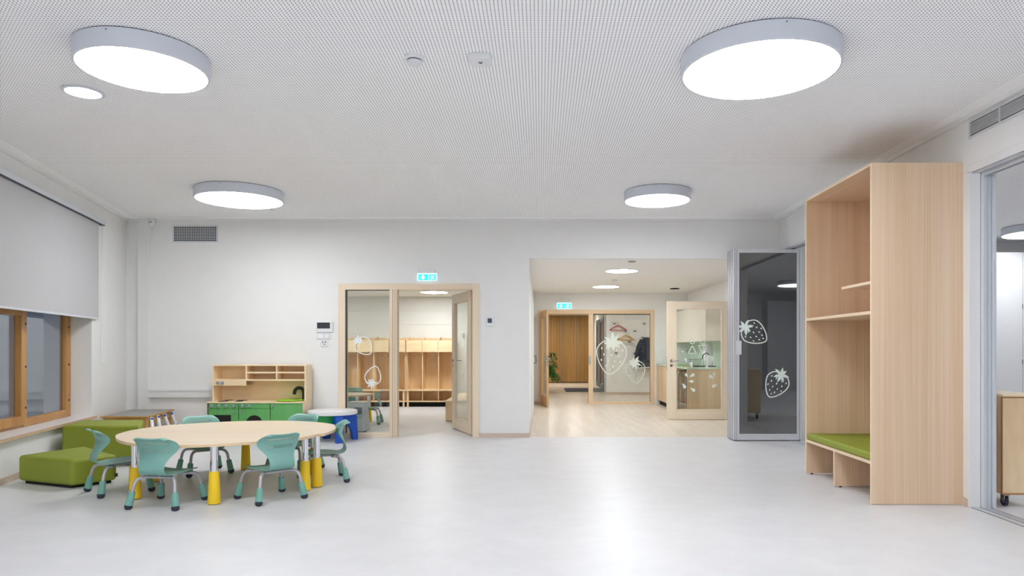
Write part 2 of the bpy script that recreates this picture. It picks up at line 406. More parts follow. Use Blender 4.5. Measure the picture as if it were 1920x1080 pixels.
for a, b in xs[1:2]:
    zt_ = 1.69
    sh.box(a+.002, a+.085, dW-.05, dW+.022, wz0+.03, zt_).box(b-.15, b-.085, dW-.05, dW+.022, wz0+.03, zt_).box(a+.085, b-.15, dW-.05, dW+.022, wz0+.03, wz0+.12).box(a+.085, b-.15, dW-.05, dW+.022, zt_-.10, zt_)
struct('sash', sh.xf(LWM), M_winw, wn, bevel=.004)
hg = MB()
for zz in (.62, 1.05, 1.5):
    hg.box(uW(47.5), uW(46), dW+.004, dW+.012, zz, zz+.02)
    hg.box(uW(129.5), uW(128), dW, dW+.008, zz, zz+.02)
struct('hinge', hg.xf(LWM), M_foot, wn)
gl = MB()
for a, b in xs: gl.box(a, b-.085, dW-.04, dW-.034, wz0+.08, wz1-.08)
struct('pane', gl.xf(LWM), M_night, wn)
# right wall: near opening (Y < 5.46), pier with the tall unit, far opening, vents above
T = .17
wr = MB(); wr.box(XR, XR+T, 5.46, 6.95, 0, ZC+.05).box(XR, XR+T, 6.95, 9.76, 2.64, ZC+.05).box(XR, XR+T, 9.76, YB, 0, ZC+.05).box(XR, XR+T, .9, 5.46, 2.64, ZC+.05).box(XR, XR+T, YN, .9, 0, ZC+.05)
struct('wall_right', wr, M_wall)
struct('baseboard_right', MB().box(XR-.014, XR, 5.46, 5.545, 0, .065).box(XR+T, XR+T+.014, 5.46, 6.9, 0, .065), M_skirt)
dn = sroot('door_1', (XR, 5.46, 0))       # frame of the near sliding opening
def P1(n, mb, m, **k): return part(n, mb, m, dn, world=True, **k)
P1('casing', MB().box(XR-.012, XR+.075, 5.442, 5.462, 0, 2.64).box(XR-.012, XR, .9, 5.5, 2.63, 2.69).box(XR-.012, XR, 5.46, 5.5, 0, 2.63), M_trimw, bevel=.002)
P1('post', MB().box(XR+.078, XR+.105, 5.41, 5.462, 0, 2.63).box(XR+.108, XR+.15, 5.425, 5.462, 0, 2.63).box(XR+.153, XR+T+.004, 5.40, 5.462, 0, 2.63), M_aluw, bevel=.002)
P1('post_seal', MB().box(XR+.1, XR+.112, 5.43, 5.461, 0, 2.63).box(XR+.148, XR+.156, 5.43, 5.461, 0, 2.63), M_gasket)
P1('head_track', MB().box(XR+.01, XR+.06, .9, 5.44, 2.625, 2.64).box(XR+.08, XR+.1, .9, 5.42, 2.60, 2.64).box(XR+.13, XR+.15, .9, 5.42, 2.60, 2.64), M_alu)
P1('head_track_groove', MB().box(XR+.1, XR+.13, .9, 5.42, 2.63, 2.638), M_foot)
P1('floor_track', MB().box(XR+.005, XR+.06, .9, 5.44, 0, .004).box(XR+.075, XR+.095, .9, 5.44, 0, .005).box(XR+.11, XR+.13, .9, 5.44, 0, .005), M_alu)
P1('floor_track_groove', MB().box(XR+.0, XR+.15, .9, 5.44, 0, .002), M_gasket)
df = sroot('door_2', (XR, 9.7, 0))        # head and floor track of the far folding partition
part('casing', MB().box(XR-.012, XR, 6.93, 9.78, 2.63, 2.69), M_trimw, df, world=True, bevel=.002)
part('head_track', MB().box(XR+.0, XR+.05, 6.95, 9.76, 2.615, 2.64).box(XR+.075, XR+.1, 6.95, 9.76, 2.60, 2.64), M_alu, df, world=True)
part('head_track_groove', MB().box(XR+.05, XR+.075, 6.95, 9.76, 2.63, 2.64), M_foot, df, world=True)
part('floor_track', MB().box(XR+.005, XR+.05, 6.95, 9.76, 0, .004).box(XR+.075, XR+.1, 6.95, 9.76, 0, .004), M_alu, df, world=True)
# room behind the camera
struct('wall_front', MB().box(-8, 9.5, YN-.1, YN, 0, ZC+.05), M_wall)
# right room
struct('wall_east', MB().box(9.4, 9.5, YN, 12.1, 0, ZC+.05), M_wall)
struct('wall_north', MB().box(XR+T, 9.5, 11.9, 12.0, 0, ZC+.05), M_wall)
# corridor
wc = MB().box(cx0-.12, cx0, YB+.12, 15.88, 0, 2.6)
struct('wall_corridor_left', wc, M_wall)
wc = MB().box(XR, XR+T, YB+.12, 11.15, 0, 2.6).box(XR, XR+T, 12.24, 16, 0, 2.6).box(XR, XR+T, 11.15, 12.24, 2.13, 2.6).box(XR+T-.02, XR+T, YB, 12.1, 2.6, ZC+.05)
struct('wall_corridor_right', wc, M_wall)
YF = 15.88
ex0, ex1, ez1 = FX(1010, YF), FX(1225.7, YF), FZ(581, YF)
wc = MB().box(cx0-.12, ex0, YF, YF+.1, 0, 2.6).box(ex1, XR+T, YF, YF+.1, 0, 2.6).box(ex0, ex1, YF, YF+.1, ez1, 2.6)
struct('wall_corridor_end', wc, M_wall)
struct('baseboard_corridor', MB().box(cx0, cx0+.012, YB+.12, YF, 0, .06).box(cx0, ex0, YF-.012, YF, 0, .06).box(ex1, 2.6, YF-.012, YF, 0, .06), M_skirt)
struct('trim_6', MB().box(XR-.03, XR, YB+.12, YF, 2.49, 2.53).box(cx0, XR, YF-.02, YF, 2.51, 2.53), M_trimw)
# entrance hall beyond
struct('wall_hall_left', MB().box(-1.7, -1.6, YF+.1, 26, 0, 2.6), M_wallw)
struct('wall_hall_near', MB().box(-1.7, cx0-.12, YF, YF+.1, 0, 2.6), M_wallw)
struct('wall_hall_right', MB().box(1.97, 2.07, 19.7, 21.5, 0, 2.6).box(1.97, 2.07, 24.3, 25.95, 0, 2.6).box(1.97, 2.07, 21.5, 24.3, 2.25, 2.6), M_wallw)
struct('wall_coats', MB().box(1.82, 4, 19.1, 19.7, 0, 2.6), M_wall)
struct('wall_hall_side', MB().box(3.6, 3.7, YF+.1, 19.1, 0, 2.6), M_wallw)
struct('baseboard_hall', MB().box(1.82, 3.6, 19.085, 19.1, 0, .07), M_skirt)
sw = MB().box(-1.6, 1.97, 25.95, 26.05, 0, 2.6)
ws = struct('wall_slatted', sw, plain('slat_backing', (60, 44, 30), .9))
sl = MB(); x = -1.59
while x < 1.95: sl.box(x, x+.036, 25.9, 25.95, .03, 2.52); x += .0535
part('slats', sl, M_slat, ws)
# cloakroom
YC = 15.45
wc = MB()
for i in range(9): wc.box(-6.5, -.28, YC, YC+.1, i*.3, i*.3+.294)
wc.box(-6.5, -.28, YC+.01, YC+.1, 0, 2.5)
struct('wall_cloakroom_end', wc, M_wallw)
struct('wall_cloakroom_left', MB().box(-6.5, -6.4, YB+.12, YC, 0, 2.5), M_wallw)

# ================================================================== CEILING LAMPS
def lamp(x, y, r, zc, drop, rim, label, group, m=M_lamp, extra=None):
    t = thing('ceiling_lamp', label, 'ceiling lamp', (x, y, zc), 0, group)
    part('housing', MB().lathe([(r+rim, -.006), (r+rim, -drop+.004), (r+rim-.004, -drop), (r, -drop), (r, -drop+.012), (r, -.03), (.01, -.03), (.01, -.006)], n=96), M_lampb, t, smooth=True)
    part('gap_shadow_ring', MB().lathe([(r+rim-.006, 0), (r+rim-.006, -.008)], n=96), M_gasket, t)  # dark ring drawn as the shadow line between housing and ceiling
    part('diffuser', MB().lathe([(r, -drop+.002), (r, -drop+.006)], n=96), m, t)
    part('fixing_screw', MB().lathe([(.004, -.002), (.004, .002)], c=(0, -(r+rim), -.022), n=10, axis='y'), M_gasket, t)
    return t
k = ZC+.003
G = 'round surface lamps on the playroom ceiling'
hb = (ZC-EYE)/1.0665
dr = (ZC-EYE)-hb
lamp(-1.430*hb, 2.500*hb, .209*hb, k, dr, .014, 'smaller round white ceiling lamp nearest the camera on the left, beside the small flush downlight', G)
lamp(.793*hb, 2.509*hb, .270*hb, k, dr, .016, 'large round white ceiling lamp nearest the camera on the right', G)
lamp(-2.024*hb, 4.670*hb, .272*hb, k, dr, .016, 'large round white ceiling lamp near the back wall above the play kitchen', G)
lamp(.790*hb, 4.683*hb, .214*hb, k, dr, .014, 'smaller round white ceiling lamp near the back wall above the corridor opening', G)
for x, y, r, q in ((-2.46, .57, .46, 'left of the camera'), (1.37, .57, .36, 'right of the camera'), (-2.4, -2.2, .46, 'added at the rear left for bounce light'), (1.37, -2.2, .46, 'added at the rear right for bounce light')): lamp(x, y, r, k, dr, .015, 'round white ceiling lamp outside the photo, '+q, 'lamps outside the photo')  # rear pair added out of view, for more bounce light on the ceiling
lamp(FX(1935, 10.4)+.1, 10.4, .46, k, dr, .016, 'round white ceiling lamp seen through the sliding opening at the right edge', 'lamps in the right room', M_lampr)
for x, y, q in ((6.9, .1, 'mirrored large'), (6.9, 5.3, 'hidden in the middle')): lamp(x, y, .46, k, dr, .016, 'round white ceiling lamp of the right room, '+q, 'lamps in the right room', M_lampr)
def downlight(x, y, r, zc, label, group=None, m=M_lampw, ring=.012):
    t = thing('downlight', label, 'downlight', (x, y, zc), 0, group)
    part('trim_ring', MB().lathe([(r+ring, -.001), (r+ring, -.008), (r, -.012), (r, -.004), (.01, -.003), (.01, -.001)], n=64), M_lampb, t, smooth=True)
    part('diffuser', MB().lathe([(r, -.009), (r, -.005)], n=64), m, t); return t
downlight(FX(156, 4.95), 4.95, .112, k, 'small flush round downlight beside the large lamp at the upper left', m=M_lamp, ring=.022)
downlight(FX(1165.5, 11.32), 11.32, .257, 2.53, 'flush round corridor downlight nearer the playroom', 'flush round corridor downlights')
downlight(FX(1136, 14.16), 14.16, .262, 2.53, 'flush round corridor downlight nearer the glazed screen', 'flush round corridor downlights')
downlight(FX(814, 14.2), 14.2, .27, 2.42, 'flush round downlight in the cloakroom ceiling')
downlight(-4.7, 13.5, .27, 2.42, 'unseen downlight added to brighten the left part of the cloakroom', 'added hidden cloakroom lights')  # added lamp out of view, set near the end wall to brighten it
M_halls = emit('slat_wall_diffuser', (1, .93, .84, 1), 50)
M_hall = emit('hall_diffuser', (1, .965, .93, 1), 25)
for x, y, q in ((.3, 24.0, 'at the left of the slatted wall'), (1.2, 24.0, 'at the right of the slatted wall'), (1.0, 18.0, 'inside the screen'), (2.8, 17.6, 'in front of the coats')): downlight(x, y, .12, 2.52, 'unseen small round downlight lighting the hall '+q, 'entrance hall downlights', m=M_hall if y < 20 else M_halls)  # kept out of view; placed to light the hall and its slats

# devices on ceilings
def disc_device(name, label, cat, x, y, z, pr, m=M_dev, dark=None):
    t = thing(name, label, cat, (x, y, z)); part('body', MB().lathe(pr, n=40), m, t, smooth=True)
    return t
t = disc_device('smoke_detector', 'round white smoke detector on the perforated ceiling, left of the rounded square box', 'smoke detector', FX(777, 4.36), 4.36, k, [(.062, 0), (.062, -.018), (.055, -.024), (.05, -.024)])
part('sensor_cap', MB().lathe([(.046, -.030), (.05, -.036), (.048, -.046), (.03, -.05)], n=32), M_dev, t, smooth=True)
part('sensor_gap', MB().lathe([(.042, -.022), (.042, -.031)], n=32), M_gasket, t)
t = thing('ceiling_sensor', 'rounded square white box on the perforated ceiling with three dark dots', 'sensor', (FX(901, 4.37), 4.37, k))
part('body', MB().prism(smooth_closed([(-.07, -.045), (-.045, -.07), (.045, -.07), (.07, -.045), (.07, .045), (.045, .07), (-.045, .07), (-.07, .045)], 4), -.035, 0), M_dev, t, bevel=.004)
md = MB()
for a in range(3): md.lathe([(.006, -.037), (.006, -.034)], c=(.009*math.cos(a*2*PI/3-PI/2), -.009*math.sin(a*2*PI/3-PI/2), 0), n=10)
part('lens', md, M_gasket, t)
disc_device('ceiling_valve', 'small round disc on the ceiling just behind the large left rear lamp', 'air valve', FX(512, 9.15), 9.15, k, [(.045, 0), (.045, -.008), (.03, -.012)])
disc_device('air_valve', 'flat pale disc on the corridor ceiling closest to the playroom', 'air valve', FX(1185, 10.13), 10.13, 2.53, [(.055, 0), (.055, -.01), (.045, -.014)], M_grey)
disc_device('smoke_detector', 'white smoke detector on the corridor ceiling between two downlights', 'smoke detector', FX(1152, 12.8), 12.8, 2.53, [(.055, 0), (.055, -.02), (.03, -.045)])
disc_device('air_vent', 'black round vent on the corridor ceiling near the open door', 'air vent', FX(1265, 14.6), 14.6, 2.53, [(.10, 0), (.10, -.012), (.08, -.016)], M_void)

# ================================================================== LEFT SIDE: blind, sensor, grille, trunking
b = thing('roller_blind', 'grey fabric roller blind pulled halfway down over the oak window', 'roller blind', tuple(LWM @ Vector((uL(184), .04, 2.84))))
part('cassette', MB().box(uL(188), u1+.1, .004, .07, 2.815, 2.88).xf(LWM), M_aluw, b, world=True, bevel=.012, seg=3)
part('cassette_shade_strip', MB().box(uL(187), u1+.1, .01, .06, 2.808, 2.816).xf(LWM), M_gasket, b, world=True)  # solid dark strip painted as the shadow under the cassette
part('fabric', MB().box(uL(180), u1, .028, .03, 1.635, 2.82).xf(LWM), M_blind, b, world=True)
part('bottom_bar', MB().box(uL(180), u1, .023, .035, 1.615, 1.637).xf(LWM), M_aluw, b, world=True, bevel=.003)
part('cord', MB().tube([LWM @ Vector((uL(184), .04, z)) for z in (2.82, 1.1)], .003, 6).tube([LWM @ Vector((uL(186), .04, z)) for z in (2.82, 1.1)], .003, 6).ball(LWM @ Vector((uL(185), .04, 1.08)), .014, sz=2), M_trimw, b, world=True)
tk = thing('cable_trunking', 'white trunking, vertical in the left corner with a level run behind the play kitchen', 'cable trunking', (FX(267, YB), YB, 0))
part('vertical_duct', MB().box(FX(258, 9.73), FX(277, 9.73), YB-.07, YB, 0, ZC), M_trimw, tk, world=True, bevel=.004)
part('duct_cover', MB().box(FX(272, 9.73), FX(277.6, 9.73), YB-.076, YB-.069, 0, ZC), M_trimw, tk, world=True)
part('level_duct', MB().box(FX(276, YB), FX(402, YB), YB-.055, YB, FZ(745, YB), FZ(730, YB)), M_trimw, tk, world=True, bevel=.004)
part('level_duct_lip', MB().box(FX(276, YB), FX(402, YB), YB-.065, YB-.05, FZ(733, YB), FZ(729.5, YB)), M_trimw, tk, world=True)
t = thing('motion_sensor', 'small white motion sensor high in the back left corner beside the trunking', 'motion sensor', (FX(284, 9.68), YB-.115, FZ(418, 9.68)))
part('body', MB().ball((0, 0, 0), .046, .9, .6, 1.25), M_dev, t, smooth=True)
part('lens', MB().box(-.02, .025, -.035, -.028, .004, .012), M_gasket, t)
part('bracket', MB().box(-.015, .02, 0, .114, .03, .06), M_dev, t)
def grille(name, label, x0, x1, z0, z1, nv, nh, R=None):
    t = thing(name, label, 'air vent', (0, 0, 0) if R is None else tuple(R @ Vector(((x0+x1)/2, 0, z0))))
    W = R or Matrix()
    part('frame', frame4(x0, x1, z0, z1, .022, .022, .018, .018, -.012, 0).xf(W), M_aluw, t, world=True, bevel=.002)
    part('backing', MB().box(x0+.02, x1-.02, -.002, 0, z0+.016, z1-.016).xf(W), M_void, t, world=True)
    g = MB()
    for i in range(1, nv): xx = x0+.022+(x1-x0-.044)*i/nv; g.box(xx-.003, xx+.003, -.008, -.003, z0+.018, z1-.018)
    for i in range(1, nh): zz = z0+.018+(z1-z0-.036)*i/nh; g.box(x0+.022, x1-.022, -.011, -.004, zz-.0035, zz+.0035)
    part('slats', g.xf(W), M_alu, t, world=True); return t
grille('wall_vent', 'white grid ventilation grille on the back wall below the left rear lamp', FX(324, YB), FX(409, YB), FZ(454.5, YB), FZ(423, YB), 24, 9, Matrix.Translation((0, YB, 0)))
RW = Matrix.Translation((XR, 5.46, 0)) @ Matrix.Rotation(-PI/2, 4, 'Z')
t = grille('long_vent', 'long slatted ventilation grille high on the right wall above the sliding opening', 0, 1.9, 2.895, 3.035, 1, 9, RW)
for i in range(1, 5): part('divider', MB().box(i*.373-.006, i*.373+.006, -.0135, -.002, 2.91, 3.02).xf(RW), M_aluw, t, world=True)

# ================================================================== BACK WALL DEVICES
def plate(name, label, cat, x0, x1, y0, y1, d=.014, m=M_dev):
    X0, X1, Z0, Z1 = FX(x0, YB), FX(x1, YB), FZ(y1, YB), FZ(y0, YB)
    t = thing(name, label, cat, ((X0+X1)/2, YB, (Z0+Z1)/2)); part('plate', MB().box(X0, X1, YB-d, YB, Z0, Z1), m, t, world=True, bevel=.004)
    return t, X0, X1, Z0, Z1
t, *_ = plate('intercom_panel', 'white wall panel with a wide dark screen left of the cloakroom frame', 'intercom', 593, 625, 603, 623, .022)
part('screen', MB().box(FX(595.5, YB), FX(619.5, YB), YB-.024, YB-.02, FZ(616, YB), FZ(605, YB)), M_devd, t, world=True)
t, *_ = plate('light_switch', 'double white light switch directly below the dark screen panel', 'light switch', 594.5, 621, 624.5, 636, .01)
part('rocker', MB().box(FX(596, YB), FX(606, YB), YB-.015, YB-.008, FZ(634, YB), FZ(626.5, YB)), M_white, t, world=True, bevel=.002)
part('dimmer_knob', MB().lathe([(.026, -.008), (.026, -.015), (.02, -.022)], c=(FX(613.5, YB), YB, FZ(630.3, YB)), axis='y', n=24), M_white, t, world=True, smooth=True)
t, *_ = plate('wall_socket', 'square white socket plate below the light switch', 'socket', 601, 616, 637.5, 650, .008)
part('hole', MB().box(FX(605, YB), FX(606.8, YB), YB-.0095, YB-.007, FZ(643, YB), FZ(640.5, YB)).box(FX(610, YB), FX(611.8, YB), YB-.0095, YB-.007, FZ(642.6, YB), FZ(639.8, YB)).box(FX(607.5, YB), FX(609.2, YB), YB-.0095, YB-.007, FZ(646.6, YB), FZ(644.4, YB)), M_gasket, t, world=True)
t, *_ = plate('thermostat', 'small white thermostat with a dark display right of the cloakroom frame', 'thermostat', 911.5, 925.5, 594, 611.5, .018)
part('display', MB().box(FX(914.5, YB), FX(922.5, YB), YB-.02, YB-.017, FZ(605.5, YB), FZ(597, YB)), plain('display_blue', (40, 62, 92), .2), t, world=True)
def exit_sign(label, Y, x0, x1, y0, yt, y1):
    X0, X1 = FX(x0, Y), FX(x1, Y); t = thing('exit_sign', label, 'exit sign', ((X0+X1)/2, Y, FZ(y0, Y)), 0, 'illuminated exit signs')
    s = (X1-X0); Zt, Z0, Z1 = FZ(yt, Y), FZ(y1, Y), FZ(y0, Y)
    part('housing', MB().box(X0+s*.03, X1-s*.08, Y-.06, Y, Zt, Z1), M_dev, t, world=True, bevel=.006)
    part('sign_plate', MB().box(X0, X1, Y-.04, Y-.034, Z0, Zt), M_cyanw, t, world=True)
    h = Zt-Z0
    part('sign_field', MB().box(X0+s*.05, X0+s*.56, Y-.042, Y-.038, Z0+h*.08, Z0+h*.84).box(X0+s*.60, X0+s*.94, Y-.042, Y-.038, Z0+h*.08, Z0+h*.84), M_cyan, t, world=True)
    a = MB(); cx = X0+s*.28; cz = Z0+h*.45; e = h*.33
    a.prism([(0, -e), (e*1.1, e*.1), (e*.42, e*.1), (e*.42, e*.9), (-e*.42, e*.9), (-e*.42, e*.1), (-e*1.1, e*.1)], 0, .002)
    part('arrow', on_front(a, cx, Y-.0421, cz, 0), M_cyanw, t, world=True)
    d = MB(); cx = X0+s*.77
    d.box(cx-.09*s, cx-.02*s, Y-.0445, Y-.042, Z0+h*.12, Z0+h*.74)
    d.ball((cx+.05*s, Y-.043, Z0+h*.66), .028*s, sy=.1)
    d.quadbox([(cx+.0*s, Y-.0445, Z0+h*.35), (cx+.06*s, Y-.0445, Z0+h*.35), (cx+.06*s, Y-.042, Z0+h*.35), (cx+.0*s, Y-.042, Z0+h*.35), (cx+.02*s, Y-.0445, Z0+h*.6), (cx+.09*s, Y-.0445, Z0+h*.6), (cx+.09*s, Y-.042, Z0+h*.6), (cx+.02*s, Y-.042, Z0+h*.6)])
    d.tube([(cx+.02*s, Y-.0435, Z0+h*.36), (cx+.0*s, Y-.0435, Z0+h*.14)], .01*s, 6).tube([(cx+.05*s, Y-.0435, Z0+h*.36), (cx+.1*s, Y-.0435, Z0+h*.15)], .01*s, 6)
    part('running_figure', d, M_cyanw, t, world=True)
exit_sign('lit blue-green exit sign above the cloakroom door', YB, 783.5, 820, 506, 512.5, 527)
exit_sign('lit blue-green exit sign above the glazed screen at the end of the corridor', YF, 1044, 1071, 564, 567.5, 579)

# ================================================================== CLOAKROOM SCREEN: window_2 (fixed pane) and door_3
w2 = sroot('window_2', (fx0, YB, 0))
def W2(n, mb, m, **k): return part(n, mb, m, w2, world=True, **k)
yb0, yb1 = YB-.022, YB+.13
W2('jamb', MB().box(fx0, FX(648, YB), yb0, yb1, 0, fz1).box(FX(731, YB), FX(745, YB), yb0, yb1, 0, fz1-.085).box(FX(886, YB), fx1, yb0, yb1, 0, fz1), M_pine, bevel=.004)
W2('head', MB().box(FX(648, YB), FX(886, YB), yb0, yb1, FZ(543.5, YB), fz1), M_pineh, bevel=.004)
W2('sill_rail', MB().box(FX(648, YB), FX(731, YB), yb0, yb1, 0, FZ(812.5, YB)), M_pineh, bevel=.004)
W2('groove', MB().box(FX(736.5, YB), FX(737.6, YB), yb0-.0012, yb0+.001, 0, FZ(543, YB)).box(FX(740.8, YB), FX(741.6, YB), yb0-.0012, yb0+.001, 0, FZ(543, YB)), plain('groove_brown', (176, 148, 122)))
W2('seal', MB().box(FX(648, YB), FX(649.1, YB), YB-.004, YB+.06, FZ(812.5, YB), FZ(543.5, YB)).box(FX(648, YB), FX(731, YB), YB-.004, YB+.06, FZ(544.4, YB), FZ(543, YB)), M_gasket)
pn = W2('pane', MB().box(FX(649, YB), FX(731, YB), YB+.03, YB+.036, FZ(812.5, YB), FZ(544, YB)), M_glass)
YP = YB+.028
part('strawberry_decal', on_front(berry_mb(.27, False, .05, 3, 8), FX(682, YP), YP, FZ(649.5, YP), math.radians(42)), M_vinyl, pn, world=True)
part('strawberry_decal', on_front(berry_mb(.26, False, .05, 5, 8), FX(700, YP), YP, FZ(704, YP), math.radians(166)), M_vinyl, pn, world=True)
# door leaf swung into the cloakroom
def leaf(name, hinge, free, z0, z1, th, stile, top, bot, mwood, mrail, hz=1.0, side=-1, flip=1):
    d = Vector(free)-Vector(hinge); L = d.length; a = math.atan2(d.y, d.x)
    o = sroot(name, (hinge[0], hinge[1], 0), a)
    part('stile', MB().box(0, stile, -th/2, th/2, z0, z1).box(L-stile, L, -th/2, th/2, z0, z1), mwood, o, bevel=.003)
    part('rail', MB().box(stile, L-stile, -th/2, th/2, z0, z0+bot).box(stile, L-stile, -th/2, th/2, z1-top, z1), mrail, o, bevel=.003)
    bd = .018
    part('glazing_bead', frame4(stile, L-stile, z0+bot, z1-top, bd, bd, bd, bd, -th/2-.004, th/2+.004), mwood, o, bevel=.002)
    p = part('pane', MB().box(stile+.004, L-stile-.004, -.004, .004, z0+bot, z1-top), M_glass, o)
    for s in (-1, 1):
        h = MB().lathe([(.024, s*th/2), (.024, s*(th/2+.008))], c=(L-stile*.5, 0, hz), axis='y', n=20)
        h.tube([(L-stile*.5, s*th/2, hz), (L-stile*.5, s*(th/2+.045), hz), (L-stile*.5-.012, s*(th/2+.05), hz), (L-stile*.5-.12, s*(th/2+.05), hz)], .009, 10)
        h.lathe([(.024, s*th/2), (.024, s*(th/2+.006))], c=(L-stile*.5, 0, hz-.08), axis='y', n=20)
        part('handle', h, M_steel, o, smooth=True)
    part('lock_plate', MB().box(L-.001, L+.0015, -.012, .012, hz-.16, hz+.08), M_steel, o)
    hm = MB()
    for zz in (z0+.25, (z0+z1)/2, z1-.3): hm.lathe([(.009, zz-.05), (.009, zz+.05)], c=(-.006, side*th/2, 0), n=10)
    part('hinge', hm, M_gasket, o)
    return o, p, L
d3, p3, L3 = leaf('door_3', (-.985, 10.02), (-1.372, 10.94), .012, 2.098, .045, .125, .125, .15, M_pine, M_pineh, 1.07)
for z, r in ((1.35, .6), (.95, 2.9)):
    mb = berry_mb(.26, False, .035, 7, 7).xf(Matrix.Translation((L3/2, -.006, z)) @ Matrix.Rotation(PI/2, 4, 'X') @ Matrix.Rotation(r, 4, 'Z'))
    part('strawberry_decal', mb, M_frost, p3)

# cloakroom lockers
def locker(x0, label, nb=5):
    y0, y1, pt = 15.0, 15.44, .35; x1 = x0+nb*pt
    t = thing('coat_locker', label, 'coat locker', (x0, y0, 0), 0, 'plywood coat lockers along the cloakroom wall')
    def P(n, mb, m, **k): return part(n, mb, m, t, world=True, bevel=.002, **k)
    P('back_panel', MB().box(x0, x1, y1-.012, y1, .12, 1.50), M_ply)
    for i in range(nb+1):
        xx = x0+i*pt; a = xx-.009+(.009 if i == 0 else 0)-(.009 if i == nb else 0)
        d = MB().box(a, a+.018, y0+.06, y1-.012, .36, 1.19); d.quadbox([(a, y0+.02, 1.19), (a+.018, y0+.02, 1.19), (a+.018, y1-.012, 1.19), (a, y1-.012, 1.19), (a, y0+.02, 1.45), (a+.018, y0+.02, 1.45), (a+.018, y1-.012, 1.53), (a, y1-.012, 1.53)])
        d.box(a, a+.018, y0+.05, y1-.012, .12, .345)
        P('divider', d, M_ply)
    for i in range(nb): P('bin_front', MB().box(x0+i*pt+.011, x0+(i+1)*pt-.011, y0, y0+.018, 1.19, 1.44), M_plyx)
    P('bin_shelf', MB().box(x0, x1, y0+.01, y1-.012, 1.18, 1.195), M_plyx)
    P('bench_seat', MB().box(x0, x1, y0-.01, y1-.012, .345, .37), M_plyx)
    P('shoe_shelf', MB().box(x0, x1, y0, y1-.012, .105, .128), M_plyx)
    for xx in (x0+.02, x1-.06): P('leg', MB().box(xx, xx+.04, y0+.01, y0+.05, 0, .345), M_ply)
    for i in range(nb):
        for q in (.3, .7): part('coat_hook', MB().lathe([(.007, -.03), (.007, 0)], c=(x0+(i+q)*pt, y1-.012, 1.1), axis='y', n=8), M_steel, t, world=True)
    P('plinth_or_shade_box', MB().box(x0, x1, y0+.12, y1, 0, .1), M_void)  # black box in place of the shaded void under the lockers
locker(-4.67, 'plywood coat locker with raised bins seen through the fixed glass pane', 5)
locker(-2.91, 'plywood coat locker with raised bins seen through the open cloakroom doorway', 3)
t = thing('storage_bench', 'low plywood box bench behind the open cloakroom door', 'bench', (-1.25, 12, 0))
part('body', MB().box(-1.64, -.9, 12.0, 14.2, .01, .335), M_ply, t, world=True, bevel=.003)
part('lid', MB().box(-1.655, -.89, 11.985, 14.2, .335, .355), M_plyx, t, world=True, bevel=.003)
t = thing('side_locker', 'plywood locker end on the box bench, seen through the open door glass', 'coat locker', (-.8, 12.25, .356))
part('end_panel', MB().box(-1.3, -.285, 12.25, 12.27, .357, 1.5), M_ply, t, world=True, bevel=.002)
part('shelf', MB().box(-1.3, -.285, 12.27, 14.2, 1.19, 1.208), M_plyx, t, world=True)
part('end_panel', MB().box(-1.3, -.285, 14.18, 14.2, .357, 1.5), M_ply, t, world=True, bevel=.002)

# ================================================================== CHILD CHAIRS
def dotted_teal():
    m, nt, p = nodes('teal_perforated_plastic'); p.inputs['Base Color'].default_value = lin((124, 174, 164)); p.inputs['Roughness'].default_value = .42
    tc = nt.nodes.new('ShaderNodeTexCoord'); sp = nt.nodes.new('ShaderNodeSeparateXYZ'); nt.links.new(tc.outputs['Object'], sp.inputs[0])
    def M(op, a, b=None):
        n = nt.nodes.new('ShaderNodeMath'); n.operation = op
        for i, v in enumerate((a, b)):
            if v is None: continue
            if isinstance(v, (int, float)): n.inputs[i].default_value = v
            else: nt.links.new(v, n.inputs[i])
        return n.outputs[0]
    a = M('SUBTRACT', M('FRACT', M('MULTIPLY', sp.outputs[1], 1/.0100)), .5); b = M('SUBTRACT', M('FRACT', M('MULTIPLY', sp.outputs[2], 1/.0100)), .5)
    dot = M('LESS_THAN', M('ADD', M('MULTIPLY', a, a), M('MULTIPLY', b, b)), .11)
    b1 = M('MULTIPLY', M('GREATER_THAN', sp.outputs[2], .5), M('LESS_THAN', sp.outputs[2], .52))
    b2 = M('MULTIPLY', M('GREATER_THAN', sp.outputs[2], .44), M('LESS_THAN', sp.outputs[2], .47))
    band = M('ADD', b1, b2); inw = M('LESS_THAN', M('ABSOLUTE', sp.outputs[1]), .115)
    k = M('MULTIPLY', M('MULTIPLY', dot, band), inw)
    tr = nt.nodes.new('ShaderNodeBsdfTransparent'); mx = nt.nodes.new('ShaderNodeMixShader'); nt.links.new(k, mx.inputs[0]); nt.links.new(p.outputs[0], mx.inputs[1]); nt.links.new(tr.outputs[0], mx.inputs[2])
    nt.links.new(mx.outputs[0], nt.nodes['Material Output'].inputs[0]); return m
M_shell = dotted_teal()
